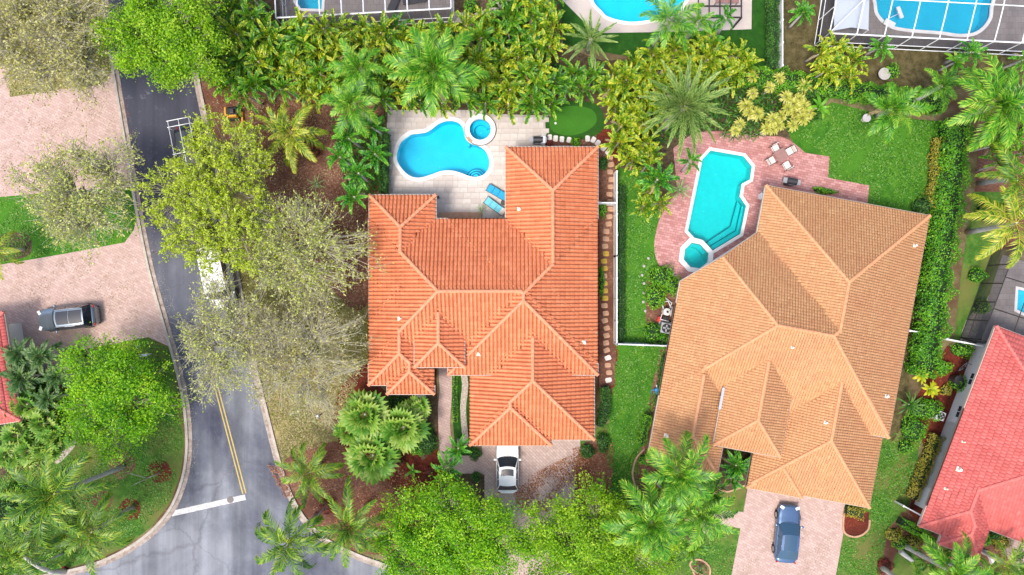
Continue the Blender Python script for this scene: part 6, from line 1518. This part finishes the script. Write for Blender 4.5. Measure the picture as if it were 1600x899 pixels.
tag(mb.build('rain_barrel', M['dark_grey'], None, (p.x, p.y, 0.02)), 'round dark barrel beside the white wall of the coral house', 'barrel')
def clutter():
    c = W(1500, 572); root = empty('bicycle', (c.x, c.y, 0.02), R(60)); tag(root, 'dark bicycle leaning by the white coral house wall', 'bicycle')
    for x in (-.5, .5):
        mb = MB(); mb.tube([(x + .31 * math.cos(a), 0.1, .33 + .31 * math.sin(a)) for a in np.linspace(0, 6.283, 17)], 0.022, 5, caps=False); mb.build('wheel', M['rubber'], root)
    mb = MB()
    for a, b in (((-.5, .1, .33), (-.1, .1, .35)), ((-.1, .1, .35), (.35, .1, .75)), ((-.1, .1, .35), (-.2, .1, .8)), ((-.2, .1, .75), (.35, .1, .78)), ((-.5, .1, .33), (-.18, .1, .7)), ((.5, .1, .33), (.33, .1, .85))): mb.tube([a, b], 0.022, 6)
    mb.build('frame', M['grey'], root)
    mb = MB(); mb.box((-.2, .1, .84), (.26, .13, .06)); mb.build('saddle', M['black'], root)
    mb = MB(); mb.tube([(.33, -.2, .92), (.33, .1, .88), (.33, .4, .92)], 0.02, 6); mb.build('handlebar', M['black'], root)
clutter()
# little garden items
mb = MB(); p = W(1376, 119); mb.cyl((0, 0), 0.15, 0, 0.45, 16, r1=0.08); mb.cyl((0, 0), 0.10, 0.45, 0.55, 20, r1=0.50); mb.cyl((0, 0), 0.50, 0.55, 0.60, 24)
bb = mb.build('bird_bath', M['concrete'], None, (p.x, p.y, 0.02)); tag(bb, 'pale round bird bath on the bare ground below the cage', 'bird bath')
mb = MB(); p = W(1349, 187); mb.cyl((0, 0), 0.22, 0, 0.08, 14); mb.cyl((0, 0), 0.12, 0.08, 0.3, 14, r1=0.30); mb.cyl((0, 0), 0.30, 0.3, 0.55, 16, r1=0.34)
tag(mb.build('garden_urn', M['stone_white'], None, (p.x, p.y, 0.02)), 'white garden urn at the back edge of the east lawn', 'urn')
mb = MB(); p = W(1187, 308); mb.box((0, 0, 0.3), (0.3, 0.42, 0.6)); mb.box((0, 0, 0.63), (0.36, 0.48, 0.06))
tag(mb.build('utility_box', M['vinyl'], None, (p.x, p.y, 0.03), -R(10)), 'white box on the pink deck against the tan eaves', 'utility box')
mb = MB(); p = W(1049, 431); mb.cyl((0, 0), 0.10, 0, 0.3, 12)
for k in range(6): mb.tube([(0, 0, .28), (.18 * math.cos(k), .18 * math.sin(k), .36), (.38 * math.cos(k), .38 * math.sin(k), .22)], [0.04, 0.035, 0.02], 5)
tag(mb.build('garden_ornament', M['vinyl'], None, (p.x, p.y, 0.03)), 'white star shaped ornament at the end of the pink deck', 'ornament')
mb = MB(); a, b = W(1407, 862, 0.4), W(1426, 877, 0.4); d = b - a
mb.tube([(0, 0, 0.38), (d.x * .3, d.y * .3, .40), (d.x, d.y, 0.38)], [0.22, 0.20, 0.14], 8)
for t in (0.15, 0.85): mb.box((d.x * t, d.y * t, 0.15), (0.2, 0.2, 0.3))
tag(mb.build('garden_bench', M['stone_white'], None, (a.x, a.y, 0.02)), 'pale curved stone bench in the mulch by the coral house', 'bench')
mb = MB(); ribbon_solid(mb, polyW(smooth_poly([(1532, 860), (1540, 863), (1546, 870), (1549, 880)], 4, False)), -0.15, 0.15, 0, 0.35)
tag(mb.build('garden_wall', M['stone_white']), 'short curved white wall at the entry of the coral house', 'garden wall')
for i, (x, y) in enumerate([(1013, 404), (1006, 416), (1003, 430), (1006, 443), (1006, 458), (1005, 472), (1008, 486)]):
    mb = MB(); p = W(x, y); mb.cyl((0, 0), 0.09, 0, 0.08, 9, r1=0.12); mb.cyl((0, 0), 0.12, 0.08, 0.13, 9, r1=0.06)
    tag(mb.build('edging_stone', M['concrete'], None, (p.x, p.y, 0.015), i), 'pale stone in the row along the bush bed of the side lawn', 'stone', 'pale stones along the bush bed')
for i, (x, y) in enumerate([(657, 620), (660, 653)]):
    mb = MB(); p = W(x, y); rows = [[(0.42 * math.cos(e_) * math.cos(t) * (1 + .1 * math.sin(3 * t)), 0.30 * math.cos(e_) * math.sin(t), 0.35 * math.sin(e_)) for t in np.linspace(0, 6.283, 13)] for e_ in np.linspace(0, 1.57, 5)]
    mb.grid(rows); tag(mb.build('boulder', M['stone_white'], None, (p.x, p.y, 0.02), i * .7), ['white speckled boulder under the tiled bay eaves', 'white speckled boulder between the fan palm and path'][i], 'boulder')
# yard sign, mailboxes, young bare tree
def yard_sign():
    b = W(510, 642); root = empty('yard_sign', (b.x, b.y, 0)); tag(root, 'square black yard sign on a post on the dry verge', 'sign')
    mb = MB(); mb.box((0, 0, 1.2), (0.07, 0.07, 2.4)); mb.build('post', M['dark_grey'], root)
    mb = MB(); mb.box((-0.05, 0, 2.42), (0.36, 0.36, 0.10)); mb.build('lamp_head', M['black'], root)
    mb = MB(); mb.box((-0.05, 0, 2.475), (0.12, 0.16, 0.01), 0.5); mb.build('lamp_cover', M['frame_white'], root)
    root.name = 'lamp_post'; tag(root, 'short post with a square black lamp head on the dry verge', 'lamp post')
yard_sign()
def mailbox(label, px, py, rz):
    c = W(px, py); root = empty('mailbox', (c.x, c.y, 0), rz); tag(root, label, 'mailbox')
    mb = MB(); mb.box((0, 0, 0.55), (0.10, 0.10, 1.1)); mb.build('post', M['vinyl'], root)
    rows = [[(x, 0.11 * math.cos(a), 1.18 + 0.12 * math.sin(a)) for x in (-.32, .32)] for a in np.linspace(0, math.pi, 9)]
    mb = MB(); mb.grid(rows); mb.add([r[0] for r in rows], [list(range(9))]); mb.add([r[1] for r in rows], [list(range(9))[::-1]]); mb.box((0, 0, 1.14), (0.64, 0.22, 0.10)); mb.build('box', M['vinyl'], root)
mailbox('white mailbox under the olive grey tree', 145, 97, R(10)); mailbox('white mailbox beside the bright tree on the corner lawn', 236, 553, R(8))
def bare_tree():
    b = W(251, 738); root = empty('young_tree', (b.x, b.y, 0)); tag(root, 'young bare white stemmed tree in a round red mulch ring', 'tree')
    t = W(212, 756, 3.6) - b; mb = MB(); m = t * 0.55
    mb.tube([(0, 0, 0), tuple(m)], [0.07, 0.05], 6); mb.tube([tuple(m), tuple(t)], [0.05, 0.02], 6)
    for e_ in ((-1.0, .6, 2.6), (-.8, -.3, 2.9), (-1.3, .9, 3.2)): mb.tube([tuple(m), e_], [0.035, 0.012], 5)
    mb.build('trunk', M['bark_pale'], root)
bare_tree()
def pole():
    b = W(515, 784); root = empty('lamp_post', (b.x, b.y, 0)); tag(root, 'slim grey street lamp post on the mulch at the street corner', 'lamp post')
    mb = MB(); mb.tube([(0, 0, 0), (0, 0, 4.2)], [0.07, 0.045], 8); mb.build('pole', M['grey'], root)
    mb = MB(); mb.cyl((0, 0), 0.10, 4.2, 4.5, 10, r1=0.16); mb.cyl((0, 0), 0.18, 4.5, 4.58, 10, r1=0.04); mb.build('lantern', M['dark_grey'], root)
pole()
# screened pool: float and leaves
mb = MB(); p = W(1386, 40); mb.box((0, 0, 0.35), (0.9, 0.55, 0.06), -0.5); mb.box((0.1, -0.05, 0.17), (0.5, 0.35, 0.34), -0.5); tag(mb.build('lounge_chair', M['vinyl'], None, (p.x, p.y, 0.03)), 'white folding chair at the rim of the caged pool', 'chair')
mb = MB(); p = W(1403, 24); mb.tube([(-.75, -.25, 0), (.1, .15, 0)], 0.03, 6); mb.box((.2, .25, 0), (0.30, 1.0, 0.10), 0.35); tag(mb.build('pool_slide_board', M['vinyl'], None, (p.x, p.y, -0.06)), 'white paddle float on the water of the caged pool', 'pool float')
for i, (x, y) in enumerate([(618, 4), (648, 2)]):
    c = W(x, y); root = empty('sun_lounger', (c.x, c.y, 0.03), R(70 - 60 * i)); tag(root, ['dark lounger angled one way in the cage above the arecas', 'dark lounger angled beside its twin in the cage above the arecas'][i], 'sun lounger')
    mb = MB(); mb.box((0, 0, 0.32), (1.9, 0.65, 0.08)); mb.build('cushion', M['dark_grey'], root, bevel=0.02); mb = MB(); mb.box((-.7, 0, 0.45), (0.5, 0.62, 0.08)); mb.build('headrest', M['dark_grey'], root, bevel=0.02)
    for sx in (-.8, .8):
        for sy in (-.28, .28): mb = MB(); mb.box((sx, sy, .14), (.05, .05, .28)); mb.build('leg', M['dark_grey'], root)
# yellow mini machine
def machine():
    c = W(368, 179); root = empty('mini_excavator', (c.x, c.y, 0.02), R(4)); tag(root, 'small yellow and black digging machine on the brown mulch', 'machine')
    for s in (-1, 1):
        mb = MB(); mb.prism([(-.55, s * .45 - .13), (.55, s * .45 - .13), (.55, s * .45 + .13), (-.55, s * .45 + .13)], 0.0, 0.36); mb.build('track', M['rubber'], root, bevel=0.08)
    mb = MB(); mb.box((0, 0, 0.62), (0.9, 0.7, 0.5)); mb.build('body', M['black'], root, bevel=0.06)
    mb = MB(); mb.box((0.05, -0.36, 0.75), (0.8, 0.16, 0.5)); mb.build('cowl', M['digger'], root, bevel=0.04)
    mb = MB(); mb.box((0.1, 0.0, 0.98), (0.34, 0.34, 0.2)); mb.build('seat', M['dark_grey'], root, bevel=0.04)
    mb = MB(); mb.box((-.48, 0.05, 0.7), (0.16, 0.7, 0.45)); mb.build('counterweight', M['digger'], root, bevel=0.04)
    mb = MB(); mb.tube([(.4, 0, .7), (.9, 0.1, 1.4), (1.0, 0.45, .7)], 0.08, 6); mb.build('arm', M['digger'], root)
    mb = MB(); mb.box((.62, -.40, .14), (.14, 1.0, .26)); mb.build('blade', M['digger'], root)
machine()

# ------------------------------------------------------------------ vehicles
def paint(name, c, rough=0.25, metal=0.3):
    return m_plain(name, c, rough, metal, 0.5, coat=0.3)
M['tyre'] = M['rubber']; M['rim'] = m_plain('alloy_rim', (0.45, 0.46, 0.48), 0.35, 0.8)
M['car_glass'] = m_plain('car_glass', (0.015, 0.02, 0.03), 0.04, 0.0, 0.7)
M['car_glass_blue'] = m_plain('car_glass_blue', (0.03, 0.08, 0.14), 0.04, 0.0, 0.9)
M['headlight'] = m_plain('headlight_lens', (0.75, 0.78, 0.80), 0.1, 0.0, 0.8); M['taillight'] = m_plain('taillight_lens', (0.35, 0.01, 0.01), 0.15)
M['trim'] = m_plain('black_trim', (0.015, 0.015, 0.017), 0.4)
def car(label, px, py, heading, L, Wd, Ht, pmat, kind='suv', name='parked_car', glass=None, roof_glass=None, cat='car', z=0.02, rails=False):
    """heading: direction of the nose in the picture plane, radians from +X; local +X is the nose"""
    glass = glass or M['car_glass']
    c = W(px, py, Ht * 0.6); root = empty(name, (c.x, c.y, z), heading); tag(root, label, cat)
    h = L / 2; w = Wd / 2
    if kind == 'suv': belt, hood, tail = 0.62 * Ht, 0.56 * Ht, 0.62 * Ht; xb = (0.42, 0.20, -0.78, -0.93); wt = 0.74
    elif kind == 'hatch': belt, hood, tail = 0.60 * Ht, 0.56 * Ht, 0.62 * Ht; xb = (0.32, 0.02, -0.66, -0.88); wt = 0.72
    elif kind == 'sedan': belt, hood, tail = 0.60 * Ht, 0.56 * Ht, 0.62 * Ht; xb = (0.44, 0.08, -0.50, -0.86); wt = 0.72
    else: belt, hood, tail = 0.55 * Ht, 0.50 * Ht, 0.55 * Ht; xb = (0.72, 0.52, -0.93, -0.97); wt = 0.86
    # body shell: stations along the length, superelliptic plan
    st = np.concatenate([np.linspace(-1, -0.86, 5), np.linspace(-0.8, 0.78, 14), np.linspace(0.84, 1, 6)])
    rows = []
    for t in st:
        a = abs(t); pw = (1 - max(0, (a - 0.62) / 0.38) ** 2.6 * (0.36 if t > 0 else 0.26)); ww = w * pw * (0.985 + 0.015 * math.cos(t * 3))
        if a > 0.985: ww *= 0.90
        zt = hood - (0.10 * Ht) * max(0, (t - 0.42) / 0.58) ** 1.6 if t > xb[0] else (tail - 0.05 * Ht * max(0, (-t - 0.8) / 0.2) ** 1.5 if t < xb[3] else belt)
        if a > 0.985: zt -= 0.13
        zb = 0.20 + (0.10 if a > 0.93 else 0)
        sect = [(-0.90, zb), (-0.985, zb + 0.12), (-1.0, zb + (zt - zb) * 0.55), (-0.975, zt - 0.10), (-0.90, zt - 0.025), (-0.66, zt + 0.010), (-0.33, zt + 0.028), (0, zt + 0.034)]
        sect = sect + [(-y, z_) for y, z_ in sect[-2::-1]]
        rows.append([(t * h, y * ww, z_) for y, z_ in sect])
    mb = MB(); mb.grid(rows, flip=True); n = len(rows[0]); mb.add(rows[0], [list(range(n))]); mb.add(rows[-1], [list(range(n))[::-1]])
    body = mb.build('body', pmat, root)
    # greenhouse
    x0, x1, x2, x3 = [t * h for t in xb]; wb = w * 0.91; wr = w * wt; zr = Ht
    def lerp(a, b, t): return tuple(a[i] + (b[i] - a[i]) * t for i in range(3))
    ny = 7; ys = np.linspace(-1, 1, ny)
    F0 = [(x0 - 0.16 * h * y * y * 0.55, y * wb, belt + 0.012) for y in ys]; F1 = [(x1 - 0.10 * h * y * y * 0.45, y * wr, zr - 0.05 * y * y - 0.01) for y in ys]
    R1 = [(x2 + 0.06 * h * y * y * 0.4, y * wr, zr - 0.05 * y * y - 0.03) for y in ys]; R0 = [(x3 + 0.08 * h * y * y * 0.4, y * wb, belt + 0.012) for y in ys]
    mb = MB(); top = []
    for k in range(7):
        t = k / 6; top.append([(f[0] + (r_[0] - f[0]) * t, f[1] * (1 + 0.03 * math.sin(math.pi * t)), f[2] + (r_[2] - f[2]) * t + 0.035 * math.sin(math.pi * t)) for f, r_ in zip(F1, R1)])
    mb.grid(top, flip=False); roof = mb.build('roof', pmat, root)
    mb = MB(); mb.grid([[lerp(a, b, t) for a, b in zip(F0, F1)] for t in (0, 0.33, 0.66, 1)]); mb.build('windshield', glass, root)
    mb = MB(); mb.grid([[lerp(a, b, t) for a, b in zip(R1, R0)] for t in (0, 0.33, 0.66, 1)]); mb.build('rear_window', glass, root)
    for sg, k in ((-1, 0), (1, -1)):
        a0, a1, b1, b0 = F0[k], F1[k], R1[k], R0[k]
        nseg = 3 if kind != 'van' else 2
        for s_i in range(nseg):
            t0, t1 = s_i / nseg + (0.012 if s_i else 0), (s_i + 1) / nseg - (0.012 if s_i < nseg - 1 else 0)
            mb = MB(); q4 = [lerp(a0, b0, t0), lerp(a0, b0, t1), lerp(a1, b1, t1), lerp(a1, b1, t0)]; q4 = [(p_[0], p_[1] * 1.004, p_[2]) for p_ in q4]
            mb.add(q4, [(0, 1, 2, 3) if sg < 0 else (3, 2, 1, 0)]); mb.build('side_window', glass, root)
        mb = MB(); mb.tube([a0, a1, b1, b0], 0.035, 6); 
        for t in (0.34, 0.67): mb.tube([lerp(a0, b0, t), lerp(a1, b1, t)], 0.025, 6)
        mb.build('pillar', pmat if kind != 'suv' else M['trim'], root)
        if rails:
            mb = MB(); mb.tube([(x1 - .1, sg * wr * .96, zr + .02), (x1 - .25, sg * wr * .96, zr + .07), (x2 + .3, sg * wr * .96, zr + .07), (x2 + .1, sg * wr * .96, zr + .02)], 0.022, 6); mb.build('roof_rail', M['grey'], root)
        mb = MB(); mb.box((x0 - 0.12 * h, sg * (w + 0.09), belt + 0.06), (0.16, 0.22, 0.14)); mb.build('mirror', pmat if kind != 'coupe' else M['trim'], root, bevel=0.04)
        mb = MB(); mb.box((h * 0.925, sg * w * 0.66, hood - 0.10 * Ht * 0.75), (0.24, 0.34, 0.10), -sg * 0.45); mb.build('headlight', M['headlight'], root, bevel=0.03)
        mb = MB(); mb.box((-h * 0.955, sg * w * 0.70, tail - 0.12), (0.12, 0.34, 0.12), sg * 0.3); mb.build('taillight', M['taillight'], root, bevel=0.03)
        for fx in (0.60, -0.60):
            wh = MB(); R_ = 0.34
            rowsw = [[(fx * h + R_ * k_ * math.cos(a), sg * (w - 0.20 + dy), 0.34 + R_ * k_ * math.sin(a)) for a in np.linspace(0, 2 * math.pi, 21)] for dy, k_ in ((0.0, 0.7), (0.0, 0.97), (0.03, 1.0), (0.19, 1.0), (0.215, 0.95), (0.215, 0.66))]
            wh.grid(rowsw, flip=sg > 0); wo = wh.build('wheel', M['tyre'], root)
            rm = MB(); rm.add([(fx * h + R_ * .68 * math.cos(a), sg * (w + 0.005), 0.34 + R_ * .68 * math.sin(a)) for a in np.linspace(0, 2 * math.pi, 16)[:-1]], [list(range(15))]); rm.build('rim', M['rim'], wo)
    mb = MB(); mb.box((h * 0.985, 0, 0.42), (0.06, w * 1.1, 0.20)); mb.build('grille', M['trim'], root)
    for xe, nm in ((h * 0.962, 'front_bumper'), (-h * 0.968, 'rear_bumper')):
        mb = MB(); mb.box((xe, 0, 0.33), (0.14, w * 1.5, 0.2)); mb.build(nm, M['trim'] if kind == 'suv' else pmat, root, bevel=0.04)
    # hood shut line and wipers
    mb = MB(); mb.tube([(x0 + 0.03 - 0.16 * h * y * y * 0.45, y * wb * .86, belt + 0.035) for y in (-1, -.5, 0, .5, 1)], 0.015, 4); mb.build('wiper', M['trim'], root)
    if roof_glass:
        for (u0, u1) in roof_glass:
            P = []
            for t in np.linspace(u0, u1, 4):
                P.append([(F1[3][0] + (R1[3][0] - F1[3][0]) * t - 0.10 * h * y * y * 0.25, y * wr * 0.74, zr - 0.05 * (y * .74) ** 2 - 0.01 + (-0.02) * t + 0.035 * math.sin(math.pi * t) + 0.012) for y in np.linspace(-1, 1, 5)])
            mb = MB(); mb.grid(P); mb.build('sunroof', glass, root)
    return root
car('silver sport utility car parked on the west pink driveway', 102, 497, R(180 + 6), 4.75, 1.95, 1.75, paint('silver_paint', (0.20, 0.25, 0.30), 0.2, 0.7), 'suv', roof_glass=[(0.05, 0.48), (0.50, 0.94)], rails=True)
car('white car half under the garage eaves of the orange house', 793, 727, R(90), 4.7, 1.85, 1.55, paint('white_paint', (0.86, 0.87, 0.87), 0.4, 0.0), 'hatch', roof_glass=[(0.12, 0.45)])
car('steel blue car with a glass roof on the pink driveway of the tan house', 1232, 836, R(90 - 5), 4.7, 1.9, 1.45, paint('blue_grey_paint', (0.12, 0.20, 0.34), 0.2, 0.65), 'sedan', glass=M['car_glass_blue'], roof_glass=[(0.03, 0.97)])
car('white van parked in the street under the lime green tree', 338, 432, R(-90 + 12), 5.2, 2.0, 2.1, paint('van_white', (0.76, 0.77, 0.78), 0.3, 0.0), 'van', name='parked_van', cat='van')
car('white van parked under the bright tree at the north end of the street', 262, 32, R(-90 + 8), 5.4, 2.0, 2.2, paint('van_white2', (0.74, 0.77, 0.80), 0.3, 0.0), 'van', name='parked_van', cat='van')
def pickup():
    root = car('dark pickup truck carrying a tall white ladder rack', 300, 250, R(-90 + 11), 5.8, 1.95, 1.75, paint('truck_dark', (0.045, 0.055, 0.06), 0.35, 0.2), 'suv', name='pickup_truck', cat='pickup truck')
    z = 2.15
    for y in (-.85, 0.0, .85):
        mb = MB(); mb.tube([(-3.1, y, z), (2.6, y, z)], 0.035, 6); mb.build('rack_rail', M['alu_white'], root)
    for x in (-3.1, -2.6, -0.4, 1.2, 2.4):
        mb = MB(); mb.tube([(x, -.95, z + .02), (x, .95, z + .02)], 0.035, 6); mb.build('rack_bar', M['alu_white'], root)
    for x in (-2.6, 1.2):
        for y in (-.95, .95): mb = MB(); mb.tube([(x, y, 0.8), (x, y, z + .02)], 0.03, 6); mb.build('rack_post', M['alu_white'], root)
pickup()
